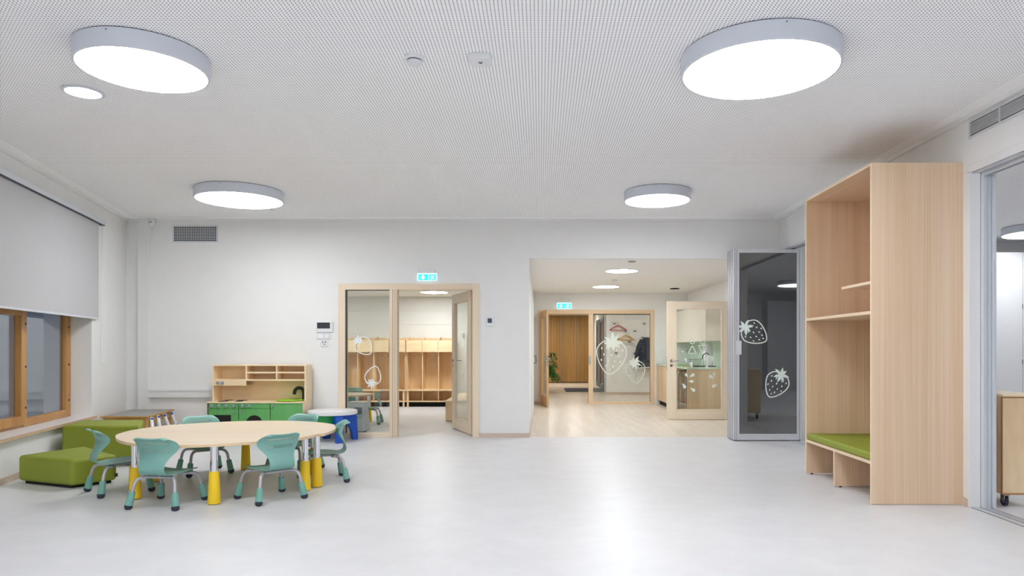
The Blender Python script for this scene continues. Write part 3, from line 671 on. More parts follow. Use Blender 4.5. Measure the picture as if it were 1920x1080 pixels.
def make_chair(label, group):
    t = thing('child_chair', label, 'chair', (0, 0, 0), 0, group)
    prof = [(-.236, .548, .122, 0), (-.224, .557, .146, .008), (-.206, .545, .164, .03), (-.190, .515, .178, .052), (-.180, .482, .182, .062), (-.176, .45, .170, .056), (-.180, .415, .136, .035),
            (-.190, .375, .112, .015), (-.202, .335, .106, .004), (-.204, .30, .108, 0), (-.185, .272, .112, 0), (-.15, .259, .122, 0), (-.09, .256, .150, 0), (-.02, .258, .170, 0), (.06, .263, .176, 0), (.13, .266, .170, 0), (.175, .258, .152, 0), (.19, .246, .125, 0)]
    m = MB(); nv = 10; rows = []
    for i, (x, z, wd, c) in enumerate(prof):
        row = []
        for j in range(nv+1):
            v = -1+2*j/nv; dz = 0
            if i <= 2: dz = .012*(v*v)*(1-abs(v)**8)-(.010 if abs(v) > .95 else 0)
            if i >= 12: dz = .014*v*v
            row.append(m.bm.verts.new((x+c*v*v, v*wd, z+dz)))
        rows.append(row)
    for a, b in zip(rows, rows[1:]):
        for j in range(nv): m.bm.faces.new((a[j], a[j+1], b[j+1], b[j]))
    part('seat_shell', m, M_shell, t, smooth=True, solid=.005, sub=2)
    fr = MB()
    for s in (-1, 1): fr.tube([(s*.10, -.12, .238), (s*.10, .12, .238)], .012, 10)
    fr.tube([(-.11, 0, .238), (.1, 0, .238)], .012, 10)
    part('under_frame', fr, M_tube, t, smooth=True)
    for sx in (-1, 1):
        for sy in (-1, 1):
            P = [(sx*.07, sy*.075, .238), (sx*.115, sy*.12, .238), (sx*.143, sy*.148, .228), (sx*.16, sy*.165, .2), (sx*.172, sy*.174, .15), (sx*.176, sy*.178, .12)]
            l = part('leg', MB().tube(smooth_open(P, 4), .0135, 12), M_tube, t, smooth=True)
            part('sleeve', MB().tube([(sx*.174, sy*.176, .135), (sx*.175, sy*.177, .13), (sx*.1925, sy*.1925, .032)], [.022, .0245, .029], 20), M_tealb, l, smooth=True)
            part('rubber_foot', MB().tube([(sx*.1925, sy*.1925, .033), (sx*.194, sy*.194, .022), (sx*.195, sy*.195, .009), (sx*.1955, sy*.1955, .0)], [.029, .030, .026, .014], 20), M_foot, l, smooth=True)
    return t
GC = 'child chairs around the joined table'
ch0 = make_chair('teal child chair, back to the camera, at front left of the joined table', GC)
ch0.location = (-2.98, 5.548, 0); ch0.rotation_euler = (0, 0, math.radians(84))
for x, y, a, lb in ((-2.24, 5.768, 137, 'teal child chair turned half left at the front right of the joined table'),
                    (-3.676, 6.06, 47, 'teal child chair at the left end of the joined table near the green blocks'),
                    (-3.377, 6.98, -49, 'teal child chair behind the joined table in front of the play kitchen stove'),
                    (-2.53, 7.15, -105, 'teal child chair behind the joined table near the white round play table'),
                    (-2.058, 6.57, -157, 'teal child chair at the right end of the joined table, seen from the side')):
    dup(ch0, (x, y, 0), math.radians(a), lb, GC)
dup(ch0, (-2.88, 11.63, 0), math.radians(185), 'teal child chair seen from the side behind the fixed glass pane', 'child chairs in the cloakroom')
dup(ch0, (-3.36, 12.28, 0), math.radians(-90), 'teal child chair behind the cloakroom table, only its back showing', 'child chairs in the cloakroom')

# ================================================================== TABLES
TH = .49
def table_leg(parent, x, y, hz):
    l = part('leg', MB().lathe([(.03, .24), (.03, hz-.025)], c=(x, y, 0), n=28), M_chrome, parent, smooth=True, world=True)
    part('yellow_sleeve', MB().lathe([(.049, .006), (.049, .012), (.039, .255), (.036, .262)], c=(x, y, 0), n=32), M_yel, l, smooth=True, world=True)
    part('foot', MB().lathe([(.045, 0), (.047, .007)], c=(x, y, 0), n=28), M_foot, l, world=True)
def curve_table(name, label, outline, seam, legs, group):
    # outline: spline points, seam: closing straight edge
    cx = sum(p[0] for p in outline)/len(outline); cy = sum(p[1] for p in outline)/len(outline)
    t = thing(name, label, 'table', (cx, cy, 0), 0, group)
    pts = [tuple(p) for p in smooth_open([(x, y) for x, y in outline], 6)] if seam else smooth_closed(outline, 6)
    tp = part('tabletop', MB().prism(pts, TH-.004, TH), M_top, t, world=True)
    part('edge_band', MB().prism(pts, TH-.025, TH-.004), M_tedge, t, world=True)
    for x, y in legs: table_leg(t, x, y, TH)
GT = 'half-round tables pushed together'
curve_table('activity_table', 'front half of the joined pale wooden table on yellow-sleeved chrome legs', [(-1.985, 6.20), (-2.06, 5.91), (-2.345, 5.66), (-2.605, 5.524), (-2.80, 5.468), (-3.03, 5.47), (-3.264, 5.562), (-3.476, 5.735), (-3.63, 5.927), (-3.74, 6.12), (-3.79, 6.31)], True,
            [(-3.37, 5.77), (-2.62, 5.57), (-2.07, 6.10), (-3.65, 6.24)], GT)
curve_table('activity_table', 'rear half of the joined pale wooden table, its edge jutting out at the right seam', [(-3.79, 6.315), (-3.802, 6.478), (-3.732, 6.804), (-3.577, 7.014), (-3.267, 7.222), (-2.888, 7.32), (-2.443, 7.249), (-2.102, 6.99), (-1.974, 6.70), (-1.933, 6.478), (-1.935, 6.20)], True,
            [(-2.02, 6.27), (-3.62, 6.55), (-3.05, 7.18), (-2.268, 6.948)], GT)
def sup(cx, cy, a, b, n, k=32):
    o = []
    for i in range(k):
        t = 2*PI*i/k; c, s = math.cos(t), math.sin(t); o.append((cx+a*math.copysign(abs(c)**(2/n), c), cy+b*math.copysign(abs(s)**(2/n), s)))
    return o
curve_table('activity_table', 'pale wooden child table with rounded ends behind the fixed glass pane', sup(-3.62, 11.73, .78, .45, 2.4), False, [(-2.95, 11.94), (-3.02, 11.45), (-4.2, 11.94), (-4.2, 11.45)], None)

# white round play table with blue legs and green tub
px, py = -2.825, 9.44
t = thing('play_table', 'white round play table with blue legs and green tub beside the play kitchen', 'play table', (px, py, 0))
part('tabletop', MB().lathe([(.30, .36), (.322, .366), (.328, .39), (.322, .415), (.30, .42)], n=56), M_white, t, smooth=True)
part('tub', MB().lathe([(.06, .14), (.12, .17), (.17, .24), (.19, .33), (.20, .36)], c=(-.08, -.05, 0), n=40), M_bgreen, t, smooth=True)
for i in range(4):
    a = math.radians(45+90*i-12); R = Matrix.Rotation(a, 4, 'Z')
    o = [(.10, .36), (.30, .36), (.325, .22), (.335, .0), (.265, .0), (.245, .12), (.20, .20), (.12, .27)]
    m = MB().prism(smooth_closed(o, 3), -.05, .05).xf(R @ Matrix.Rotation(PI/2, 4, 'X'))
    part('leg', m, M_blue, t, smooth=True, bevel=.008)

# grey step stool behind the fixed pane
t = thing('step_stool', 'grey plastic two-step stool just behind the fixed glass pane', 'step stool', (FX(664, 10.45), 10.45, 0))
def taper(x0, x1, y0, y1, z0, z1, e): return [(x0-e, y0-e, z0), (x1+e, y0-e, z0), (x1+e, y1+e, z0), (x0-e, y1+e, z0), (x0, y0, z1), (x1, y0, z1), (x1, y1, z1), (x0, y1, z1)]
part('lower_step', MB().quadbox(taper(-.07, .15, -.11, .12, .015, .215, .03)), M_stool, t, bevel=.012, seg=3)
part('upper_step', MB().quadbox(taper(-.12, .12, .13, .34, .015, .43, .035)), M_stool, t, bevel=.012, seg=3)
part('recess_shade_plate', MB().box(-.03, .09, .115, .13, .22, .36), M_stool_shade, t, bevel=.006)  # no hollow here, a dark plate stands for the shaded recess
part('side_panel', MB().box(-.16, -.075, -.02, .14, .03, .33), M_stool_shade, t, bevel=.01)
part('tread', MB().box(-.125, .125, .125, .345, .428, .44), M_white, t, bevel=.004)
part('foot', MB().ball((.2, -.14, .015), .015).ball((-.16, -.14, .015), .015).tube([(.03, -.14, .012), (.2, -.14, .012)], .007, 8), M_foot, t, smooth=True)

# ================================================================== PLAY KITCHEN
kx0, kx1 = -4.49, -3.209
yh, yl, yk = 9.49, 9.34, 9.745
t = thing('play_kitchen', 'birch play kitchen with green fronts against the back wall', 'play kitchen', ((kx0+kx1)/2, yk, 0))
def K(n, mb, m, **k): return part(n, mb, m, t, world=True, **k)
def kx(c, Y): return FX(380+c/5.4, Y)
def kz(c, Y): return FZ(660+c/5.4, Y)
zc = .536; zt = 1.034
K('side_panel', MB().box(kx0, kx0+.02, yl, yk, 0, zc-.018).box(kx0, kx0+.02, yh, yk, zc, zt-.018), M_birch, bevel=.001)
K('side_panel', MB().box(kx1-.02, kx1, yl+.02, yk, 0, zc-.018).box(kx1-.02, kx1, yh, yk, zc, zt-.018), M_birch, bevel=.001)
K('back_panel', MB().box(kx0+.02, kx1-.02, yk-.012, yk, .02, zt-.018), M_birchx)
K('top_board', MB().box(kx0, kx1, yh, yk, zt-.018, zt), M_birchx, bevel=.001)
K('worktop', MB().box(kx0-.005, kx1+.002, yl-.01, yk, zc-.018, zc), M_birchx, bevel=.001)
d1, d2 = kx(439, yh), kx(747, yh)
K('shelf', MB().box(d1, kx1-.02, yh, yk-.012, kz(292, yh), kz(277, yh)), M_birchx, bevel=.001)
K('shelf', MB().box(d1+.009, d2-.009, yh+.01, yk-.012, kz(217, yh), kz(201, yh)), M_birchx, bevel=.001)
K('shelf', MB().box(d2+.009, kx1-.02, yh+.01, yk-.012, kz(217, yh), kz(201, yh)), M_birchx, bevel=.001)
K('divider', MB().box(d1-.009, d1+.009, yh, yk-.012, kz(277, yh), zt-.018), M_birch, bevel=.001)
K('divider', MB().box(d2-.009, d2+.009, yh, yk-.012, kz(277, yh), zt-.018), M_birch, bevel=.001)
hd = K('microwave_box', MB().box(kx0, d1+.005, yh-.012, yh+.006, kz(341, yh), kz(280, yh)).box(kx0+.02, d1+.005, yh, yk-.012, kz(292, yh), kz(277, yh)).box(kx0+.02, d1+.005, yh, yk-.012, kz(341, yh), kz(336, yh)), M_birchx, bevel=.001)
def knob(parent, X, Y, Z, r): part('knob', MB().lathe([(r*.6, 0), (r*.6, -.008), (r, -.01), (r, -.022), (r*.85, -.025)], c=(X, Y, Z), axis='y', n=24), M_knob, parent, smooth=True, world=True)
for c in (162, 208): knob(hd, kx(c, yh), yh-.012, kz(312, yh), .022)
Yf = yl
def pan(n, a, b, z0, z1): return K(n, MB().box(kx(a, Yf), kx(b, Yf), Yf, Yf+.018, z0, z1), M_kgreen, bevel=.0015)
zs = kz(573, Yf)
p1 = pan('oven_panel', 47, 360, zs+.002, kz(513, Yf))
for c in (92, 167, 243, 320): knob(p1, kx(c, Yf), Yf, kz(543, Yf), .022)
p2 = pan('washer_panel', 367, 680, zs+.002, kz(513, Yf))
for c in (408, 477): knob(p2, kx(c, Yf), Yf, kz(543, Yf), .022)
o1 = pan('oven_door', 47, 360, .05, zs-.002)
part('oven_window', MB().box(kx(118, Yf), kx(287, Yf), Yf-.003, Yf+.002, .16, kz(638, Yf)), M_void, o1, world=True); knob(o1, kx(320, Yf), Yf, kz(607, Yf), .014)
o2 = pan('washer_door', 367, 680, .05, zs-.002)
part('washer_window', MB().lathe([(.112, -.003), (.112, .002)], c=(kx(522, Yf), Yf, kz(641, Yf)-.112), axis='y', n=40), M_void, o2, world=True); knob(o2, kx(388, Yf), Yf, kz(607, Yf), .014)
o3 = pan('cupboard_door', 688, 1005, .05, kz(513, Yf)); knob(o3, kx(712, Yf), Yf, kz(545, Yf), .014)
K('kick_board', MB().box(kx0+.02, kx1-.02, yl+.03, yl+.05, 0, .055), M_birchx)
for X, Y, r in ((-4.32, 9.44, .07), (-4.12, 9.58, .07), (-4.32, 9.62, .055), (-4.10, 9.43, .055)): K('hotplate', MB().lathe([(r, zc), (r, zc+.003)], c=(X, Y, 0), n=36), M_void)
K('sink', MB().lathe([(.16, zc), (.19, zc+.012), (.185, zc+.018), (.16, zc+.012), (.11, zc+.002)], n=48, c=(0, 0, 0)).xf(Matrix.Translation((kx(895, 9.55), 9.53, 0))), M_lime, smooth=True)
fo = [(0, 0), (.04, 0), (.04, .16)]
P = [(kx(1025, 9.6), 9.6, zc), (kx(1025, 9.6), 9.6, zc+.11)]
arc = [(kx(1025, 9.6)-.065+.065*math.cos(a), 9.6, zc+.11+.065*math.sin(a)) for a in [i*PI/10 for i in range(1, 11)]]
K('faucet', MB().tube(P+arc+[(arc[-1][0]-.005, 9.6, zc+.085)], .024, 12), M_black, smooth=True)

# ================================================================== GREEN SEAT BLOCKS
def block(label, quad, z0, z1, bev, group='green upholstered seat blocks'):
    cx = sum(q[0] for q in quad)/4; cy = sum(q[1] for q in quad)/4
    t = thing('seat_block', label, 'seat block', (cx, cy, 0), 0, group)
    part('cushion', MB().quadbox([(x, y, z0) for x, y in quad]+[(x, y, z1) for x, y in quad]), M_green, t, world=True, bevel=bev, seg=5, smooth=True)
    s = .86
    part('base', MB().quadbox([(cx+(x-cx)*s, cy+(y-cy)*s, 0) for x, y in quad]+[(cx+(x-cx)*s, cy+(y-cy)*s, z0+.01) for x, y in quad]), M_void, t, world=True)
    return t
t = block('low green upholstered seat block in front, below the window', [(-4.84, 6.42), (-4.17, 6.16), (-3.94, 6.46), (-4.62, 7.04)], .025, .262, .035)
part('care_tag', MB().box(-3.945, -3.935, 6.43, 6.46, .06, .09), M_black, t, world=True)
block('higher green upholstered block standing behind the low one', [(-5.10, 7.38), (-4.27, 7.40), (-4.58, 8.02), (-5.27, 8.0)], .025, .43, .03)

# ================================================================== CORNER PLAY TABLE
t = thing('sand_table', 'pine play table with grey slate top and hanging white bars in the back left corner', 'play table', (-5.15, 9.1, 0))
q = [(-5.46, 8.6), (-4.88, 8.6), (-5.10, 9.66), (-5.70, 9.66)]
h = .41
def inset(q, e):
    cx = sum(p[0] for p in q)/4; cy = sum(p[1] for p in q)/4
    return [(cx+(x-cx)*e, cy+(y-cy)*e) for x, y in q]
i2 = inset(q, .92)
part('top_frame', MB().quadbox([(x, y, h-.02) for x, y in q]+[(x, y, h) for x, y in q]), M_sand, t, world=True, bevel=.003)
part('slate', MB().quadbox([(x, y, h-.002) for x, y in i2]+[(x, y, h+.002) for x, y in i2]), M_grey, t, world=True)
a = inset(q, .93)
part('apron', MB().quadbox([(x, y, h-.10) for x, y in a]+[(x, y, h-.02) for x, y in a]), M_sand, t, world=True)
for x, y in inset(q, .84): part('leg', MB().box(x-.025, x+.025, y-.025, y+.025, 0, h-.1), M_sand, t, world=True, bevel=.003)
part('lower_panel', MB().quadbox([(x, y, .04) for x, y in inset(q, .7)]+[(x, y, .06) for x, y in inset(q, .7)]), M_sand, t, world=True)
# bars hang from the right side
def side(s, off): p = Vector((-4.88, 8.6))*(1-s)+Vector((-5.10, 9.66))*s; return p.x+off, p.y
for s, dz in ((.14, -1), (.38, -1), (.60, 1), (.88, 1)):
    x0, y0 = side(s, .0); x1, y1 = side(s+dz*.06, .03)
    g = part('hanging_bar', MB().tube([(x0, y0, h-.03), (x1+.02, y1, h-.22)], .021, 12), M_white, t, world=True, smooth=True)
    part('bar_cap', MB().ball((x0+.016, y0-.012, h-.045), .017).ball((x1+.034, y1-.012, h-.21), .017), M_blue, g, world=True, smooth=True)

# ================================================================== TALL SEAT UNIT
ux0, ux1, uy0, uy1, uz = 2.646, XR, 5.54, 6.92, 2.734
t = thing('seat_unit', 'tall oak seating unit with open side, shelves and green bench cushion against the right wall', 'seat unit', ((ux0+ux1)/2, uy0, 0))
def U(n, mb, m, **k): return part(n, mb, m, t, world=True, **k)
e = .0025
def board(n, x0, x1, y0, y1, z0, z1, m):
    o = U(n, MB().box(x0+e, x1, y0, y1, z0, z1), m, bevel=.0006)
    part('edge_band', MB().box(x0, x0+e, y0, y1, z0, z1), M_edge, o, world=True); return o
board('side_panel', ux0, ux1, uy0, uy0+.022, .003, uz, M_oak)
board('side_panel', ux0, ux1, uy1-.022, uy1, .01, uz, M_oak)
board('top_panel', ux0, ux1, uy0+.022, uy1-.022, uz-.022, uz, M_oaky)
U('back_panel', MB().box(ux1-.02, ux1, uy0+.022, uy1-.022, .35, uz-.022), M_oak)
board('shelf', ux0, ux1-.02, uy0+.022, uy1-.022, 1.525, 1.55, M_oaky)
board('half_shelf', ux0, ux1-.02, uy0+.022, 6.09, 1.767, 1.79, M_oaky)
board('bench_seat', ux0, ux1-.02, uy0+.022, uy1-.022, .322, .347, M_oaky)
board('bench_divider', ux0, ux1-.02, 6.24, 6.262, .012, .322, M_oak)
for y in (uy1-.011, 6.251):
    for x in (ux0+.06, ux1-.06): U('foot', MB().lathe([(.012, 0), (.012, .014)], c=(x, y, 0), n=14), M_black)
for y in (uy1-.12,): 
    for x in (ux0+.08, ux1-.3): U('fixing', MB().lathe([(.012, -.004), (.012, 0)], c=(x, y, uz-.022), n=14), M_edge)
mb = MB().box(ux0+.006, ux1-.03, uy0+.026, uy1-.026, .348, .408)
o = solo('bench_cushion', mb, M_green, 'flat green cushion on the bench inside the tall oak unit', 'cushion', ((ux0+ux1)/2, 6.2, .348), bevel=.014, seg=4, smooth=True)
pp = part('piping', MB().tube([(ux0+.02, uy0+.03, .405), (ux0+.02, uy1-.03, .405)], .004, 8), plain('cushion_piping', (156, 182, 64), .6), o, world=True)

# ================================================================== FOLDED PARTITION
PYF = 9.40
X0, X1, Z0, Z1 = FX(1375, PYF), FX(1503, PYF), .012, FZ(467, PYF)
def ppanel(y0, y1, label, decal):
    t = thing('partition_panel', label, 'folding partition', ((X0+X1)/2, y0, 0), 0, 'folded glass partition panels')
    f = .075
    part('frame', frame4(X0, X1, Z0, Z1, .082, .062, .05, .065, y0, y1), M_alu, t, world=True, bevel=.003)
    part('frame_groove', MB().box(X0+.02, X0+.024, y0-.001, y0+.001, Z0, Z1).box(X0+.045, X0+.049, y0-.001, y0+.001, Z0, Z1).box(X1-.03, X1-.026, y0-.001, y0+.001, Z0, Z1), M_gasket, t, world=True)
    part('glazing_strip', MB().box(X0+.082, X1-.062, y0-.004, y0+.004, Z0+.065, Z0+.085), M_aluw, t, world=True)
    p = part('pane', MB().box(X0+.08, X1-.06, y0+.012, y1-.012, Z0+.065, Z1-.048), M_dark, t, world=True)
    part('edge_groove', MB().box(X0-.001, X0+.001, y0+.03, y0+.036, Z0, Z1).box(X0-.001, X0+.001, y1-.03, y1-.024, Z0, Z1), M_gasket, t, world=True)
    part('bottom_seal', MB().box(X0+.01, X1-.01, y0+.03, y1-.03, 0, Z0), M_black, t, world=True)
    part('top_roller', MB().box(X1-.12, X1-.05, y0+.02, y1-.02, Z1, 2.62), M_black, t, world=True)
    return t, p
t, p = ppanel(PYF, PYF+.085, 'front panel of the folded partition, dark glass with two white strawberries', True)
part('latch', MB().box(FX(1381, PYF), FX(1390, PYF), PYF-.012, PYF, FZ(665, PYF), FZ(639, PYF)), M_aluw, t, world=True, bevel=.004)
part('lock', MB().lathe([(.008, -.003), (.008, .0)], c=(X0, PYF+.04, FZ(679, PYF)), axis='x', n=12), M_gasket, t, world=True)
yy = PYF+.0095
part('strawberry_decal', on_front(berry_mb(.36, True, .04, 11, 7), FX(1415, yy), yy, FZ(624.5, yy), math.radians(58)), M_frost, p, world=True)
part('strawberry_decal', on_front(berry_mb(.36, True, .04, 12, 7), FX(1455, yy), yy, FZ(721.5, yy), math.radians(-28)), M_frost, p, world=True)
ppanel(PYF+.11, PYF+.195, 'middle panel of the folded partition, edge on behind the front panel', False)
ppanel(PYF+.22, PYF+.305, 'rear panel of the folded partition, nearest the back wall', False)

# ================================================================== CORRIDOR: white cupboard door, kitchen door, kitchenette
dc = sroot('door_4', (cx0, 12.6, 0))
part('leaf', MB().box(cx0, cx0+.03, 12.1, 13.5, .06, 2.14), M_wall, dc, world=True, bevel=.003)
part('casing', MB().box(cx0, cx0+.016, 12.03, 12.1, 0, 2.21).box(cx0, cx0+.016, 13.5, 13.57, 0, 2.21).box(cx0, cx0+.016, 12.1, 13.5, 2.14, 2.21), M_trimw, dc, world=True, bevel=.002)
part('handle', MB().tube([(cx0+.03, 13.2, .98), (cx0+.075, 13.2, .98), (cx0+.075, 13.2, 1.12), (cx0+.03, 13.2, 1.12)], .008, 8), M_gasket, dc, world=True)
Yk = 12.26
d5, p5, L5 = leaf('door_5', (XR-.01, Yk), (FX(1250, Yk), Yk), .012, FZ(565, Yk), .045, .155, .125, .155, wood('kitchen_door_oak', (226, 210, 186), (236, 222, 202), 'z', 30, 1), wood('kitchen_door_oak_level', (226, 210, 186), (236, 222, 202), 'x', 30, 1), 1.04, 1)
mb = MB(); yd = Yk-.0055
def drop(x, y, r, a, s=1.0):
    P = [(math.cos(t)*r*.55, math.sin(t)*r*.55) for t in [PI*i/8 for i in range(9)]]+[(-r*.3, -r*.6), (0, -r*1.35), (r*.3, -r*.6)]
    mb.add(on_front(MB().prism(P, 0, .001), FX(x, yd), yd, FZ(y, yd), a))
for x, y, r, a in ((1286.5, 702.5, .045, .6), (1299, 703, .055, -1.0), (1297.5, 715, .05, -1.57), (1300.5, 731.5, .055, -2.2), (1283.5, 725, .055, 3.7), (1332, 706, .055, 1.1), (1338.5, 701, .04, .5), (1338, 724, .055, 2.0), (1285.5, 674, .045, .5), (1296, 682, .055, .2), (1335, 671, .055, .3), (1325, 688, .045, 1.2)): drop(x, y, r, a)
def tri(x, y, s, up):
    P = [(-.5, -.43), (.5, -.43), (0, .5)]; P = smooth_closed([(a*s, b*s*(1 if up else -1)) for a, b in P for _ in (0,)], 1)
    Q = []
    for i in range(3):
        a, b = P[i], P[(i+1) % 3]
        for k in range(6): t = (k+.5)/6; Q.append((a[0]*(1-t)+b[0]*t, a[1]*(1-t)+b[1]*t))
    mb.add(on_front(MB().ring(Q, .014, .001), FX(x, yd), yd, FZ(y, yd), 0))
tri(1298, 656, .15, True); tri(1317.5, 655, .16, False)
for x in (1298, 1317.5): mb.add(on_front(MB().ring([(.04*math.cos(i*PI/12), .04*math.sin(i*PI/12)) for i in range(24)], .014, .001), FX(x, yd), yd, FZ(640.5, yd), 0))
part('teardrop_decals', mb, M_frost, p5, world=True)
# kitchenette along the right wall
kf, ky0, ky1 = 2.66, 12.66, YF-.01
t = thing('kitchen_base_unit', 'oak kitchenette base unit with an open bay, behind the open glass door', 'kitchen cabinet', (kf, ky0, 0))
def B(n, mb, m, **k): return part(n, mb, m, t, world=True, **k)
B('end_panel', MB().box(kf+.02, XR-.004, ky0, ky0+.03, .0, .88), M_kit, bevel=.002)
B('side_panel', MB().box(kf+.02, XR-.004, 13.75, 13.78, .0, .88), M_kit, bevel=.002)
B('carcass', MB().box(kf+.02, XR-.004, 13.78, ky1, .1, .88), M_kit)
B('plinth_or_shade_box', MB().box(kf+.08, XR-.004, 13.78, ky1, 0, .1), M_void)
B('bay_back', MB().box(XR-.04, XR-.01, ky0+.03, 13.75, 0, .88), M_void)  # near-black panel gives the bay its unlit look by colour
for i in range(3):
    a = 13.785+i*.69; d = B('door', MB().box(kf, kf+.02, a, a+.685, .11, .87), M_kit, bevel=.002)
    part('finger_hole', MB().box(kf-.001, kf+.001, a+.10, a+.16, .80, .83).box(kf-.001, kf+.001, a+.55, a+.60, .80, .83), plain('hole_shadow', (150, 118, 86)), d, world=True)
out = [(kf-.01, ky1), (kf-.01, ky0+.12), (kf+.03, ky0+.02), (kf+.12, ky0-.02), (XR, ky0-.02), (XR, ky1)]
solo('kitchen_worktop', MB().prism(out, .88, .92), M_mint, 'pale mint worktop on the kitchenette with a rounded front corner', 'worktop', (kf, ky0, .88), bevel=.003)
solo('splashback', MB().box(XR-.015, XR-.003, ky0, ky1-.01, .92, 1.4), M_mint, 'mint green splashback panel between worktop and wall cupboards', 'splashback', (XR, ky0, .92))
t = thing('wall_cupboard', 'cream wall cupboard above the kitchenette worktop', 'kitchen cabinet', (3.02, ky0, 1.4))
part('carcass', MB().box(3.04, XR, ky0, ky1, 1.4, 2.07), M_cream, t, world=True, bevel=.002)
for i in range(2): part('door', MB().box(3.02, 3.04, ky0+i*1.6, ky0+i*1.6+1.596, 1.395, 2.07), M_cream, t, world=True, bevel=.002)
# things on the worktop
def T(x, y): return (x, y, .92)
t = thing('kitchen_tap', 'chrome arched kitchen tap on the mint worktop', 'tap', T(3.1, 14.1))
part('spout', MB().tube([(0, 0, 0), (0, 0, .22)]+[(-.11+.11*math.cos(a), 0, .22+.11*math.sin(a)) for a in [i*PI/8 for i in range(1, 9)]]+[(-.22, 0, .17)], .012, 10), M_chrome, t, smooth=True)
part('base', MB().lathe([(.028, 0), (.028, .03), (.016, .04)], n=20), M_chrome, t, smooth=True)
t = thing('towel_dispenser', 'white paper towel dispenser on the splashback behind the tap', 'dispenser', (3.28, 13.7, 1.02))
part('body', MB().box(-.05, .085, -.13, .13, 0, .34), M_white, t, bevel=.015, seg=3)
part('towel', MB().box(-.04, .0, -.09, .09, -.05, 0), M_dev, t)
t = thing('water_jug', 'white plastic jug with a black handle on the worktop', 'jug', (3.16, 12.95, .939))
part('body', MB().lathe([(.06, 0), (.065, .02), (.05, .16), (.03, .20)], n=28), M_white, t, smooth=True)
part('handle', MB().tube([(.0, 0, .2), (-.06, 0, .24), (-.12, 0, .2), (-.13, 0, .13)], .011, 8), M_black, t, smooth=True)
solo('serving_tray', MB().prism(smooth_closed([(-.17, -.11), (.17, -.11), (.17, .11), (-.17, .11)], 5), 0, .018).xf(Matrix.Translation((3.08, 13.0, .92))), M_black, 'black oval tray under the white jug', 'tray', (3.08, 13.0, .92))
t = thing('dish_rack', 'steel dish rack with bottles beside the tap', 'dish rack', T(3.03, 13.55))
g = MB()
for i in range(7): g.tube([(-.12+i*.04, -.14, .02), (-.12+i*.04, -.14, .13)], .003, 6).tube([(-.12+i*.04, .14, .02), (-.12+i*.04, .14, .13)], .003, 6).tube([(-.12+i*.04, -.14, .02), (-.12+i*.04, .14, .02)], .003, 6)
g.tube([(-.13, -.14, .13), (.13, -.14, .13), (.13, .14, .13), (-.13, .14, .13), (-.13, -.14, .13)], .005, 6)
g.tube([(-.13, -.14, 0), (-.13, -.14, .13)], .004, 6).tube([(.13, -.14, 0), (.13, -.14, .13)], .004, 6).tube([(.13, .14, 0), (.13, .14, .13)], .004, 6)
part('wires', g, M_steel, t)
for i, (x, y) in enumerate(((2.99, 13.5), (3.07, 13.47), (3.13, 13.6))):
    t = thing('feeding_bottle', ['clear bottle standing in the left of the dish rack', 'clear bottle standing in the middle of the dish rack', 'clear bottle standing at the right of the dish rack'][i], 'bottle', (x, y, .945), 0, 'bottles in the dish rack')
    part('body', MB().lathe([(.022, 0), (.024, .08), (.012, .11)], n=18), M_glass, t, smooth=True)
    part('cap', MB().lathe([(.014, .108), (.014, .135)], n=18), M_dev, t, smooth=True)
solo('chopping_board', MB().box(2.70, 2.88, 13.15, 13.38, .92, .935), M_hang, 'wooden chopping board lying at the worktop edge', 'chopping board', (2.86, 13.3, .92), bevel=.003)
solo('green_board', MB().box(2.70, 2.86, 13.45, 13.7, .92, .94), M_bgreen, 'green board lying behind the wooden chopping board', 'chopping board', (2.8, 13.6, .92), bevel=.003)
t = thing('serving_trolley', 'steel tube trolley parked in the open bay of the kitchenette', 'trolley', (2.9, 13.2, 0))
g = MB()
for y in (12.85, 13.55): g.tube(smooth_open([(2.7, y, .07), (2.7, y, .70), (2.72, y, .80), (2.8, y, .83), (3.0, y, .83), (3.08, y, .80), (3.1, y, .70), (3.1, y, .07)], 4), .014, 10)
part('tube_frame', g, M_steel, t, world=True, smooth=True)
for z in (.2, .5): part('shelf', MB().box(2.7, 3.1, 12.85, 13.55, z, z+.03), M_steel, t, world=True, bevel=.006)
for x in (2.7, 3.1):
    for y in (12.85, 13.55): part('caster', MB().lathe([(.032, -.012), (.032, .012)], c=(x, y, .032), axis='x', n=18), M_foot, t, world=True)
solo('red_tub', MB().lathe([(.07, .2301), (.09, .31)], c=(2.82, 13.2, 0), n=24), M_red, 'red tub on the lower shelf of the steel trolley', 'tub', (2.82, 13.2, .2301))

# ================================================================== CORRIDOR END SCREEN
w3 = sroot('window_3', (ex0, YF, 0))
def W3(n, mb, m, **k): return part(n, mb, m, w3, world=True, **k)
ya, yb = YF-.02, YF+.11
W3('jamb', MB().box(ex0, FX(1015, YF), ya, yb, 0, ez1).box(FX(1103.5, YF), FX(1112, YF), ya, yb, 0, FZ(588.5, YF)).box(FX(1219.5, YF), ex1, ya, yb, 0, ez1), M_honey, bevel=.004)
W3('head', MB().box(FX(1015, YF), FX(1219.5, YF), ya, yb, FZ(588.5, YF), ez1), M_honeyh, bevel=.004)
W3('sill_rail', MB().box(FX(1112, YF), FX(1219.5, YF), ya, yb, 0, FZ(753.5, YF)), M_honeyh, bevel=.004)
W3('strike_plate', MB().box(FX(1104, YF), FX(1107.5, YF), ya-.003, ya, FZ(684, YF), FZ(668, YF)), M_steel)
p = W3('pane', MB().box(FX(1112, YF), FX(1219.5, YF), YF+.03, YF+.036, FZ(753.5, YF), FZ(588.5, YF)), M_glass)
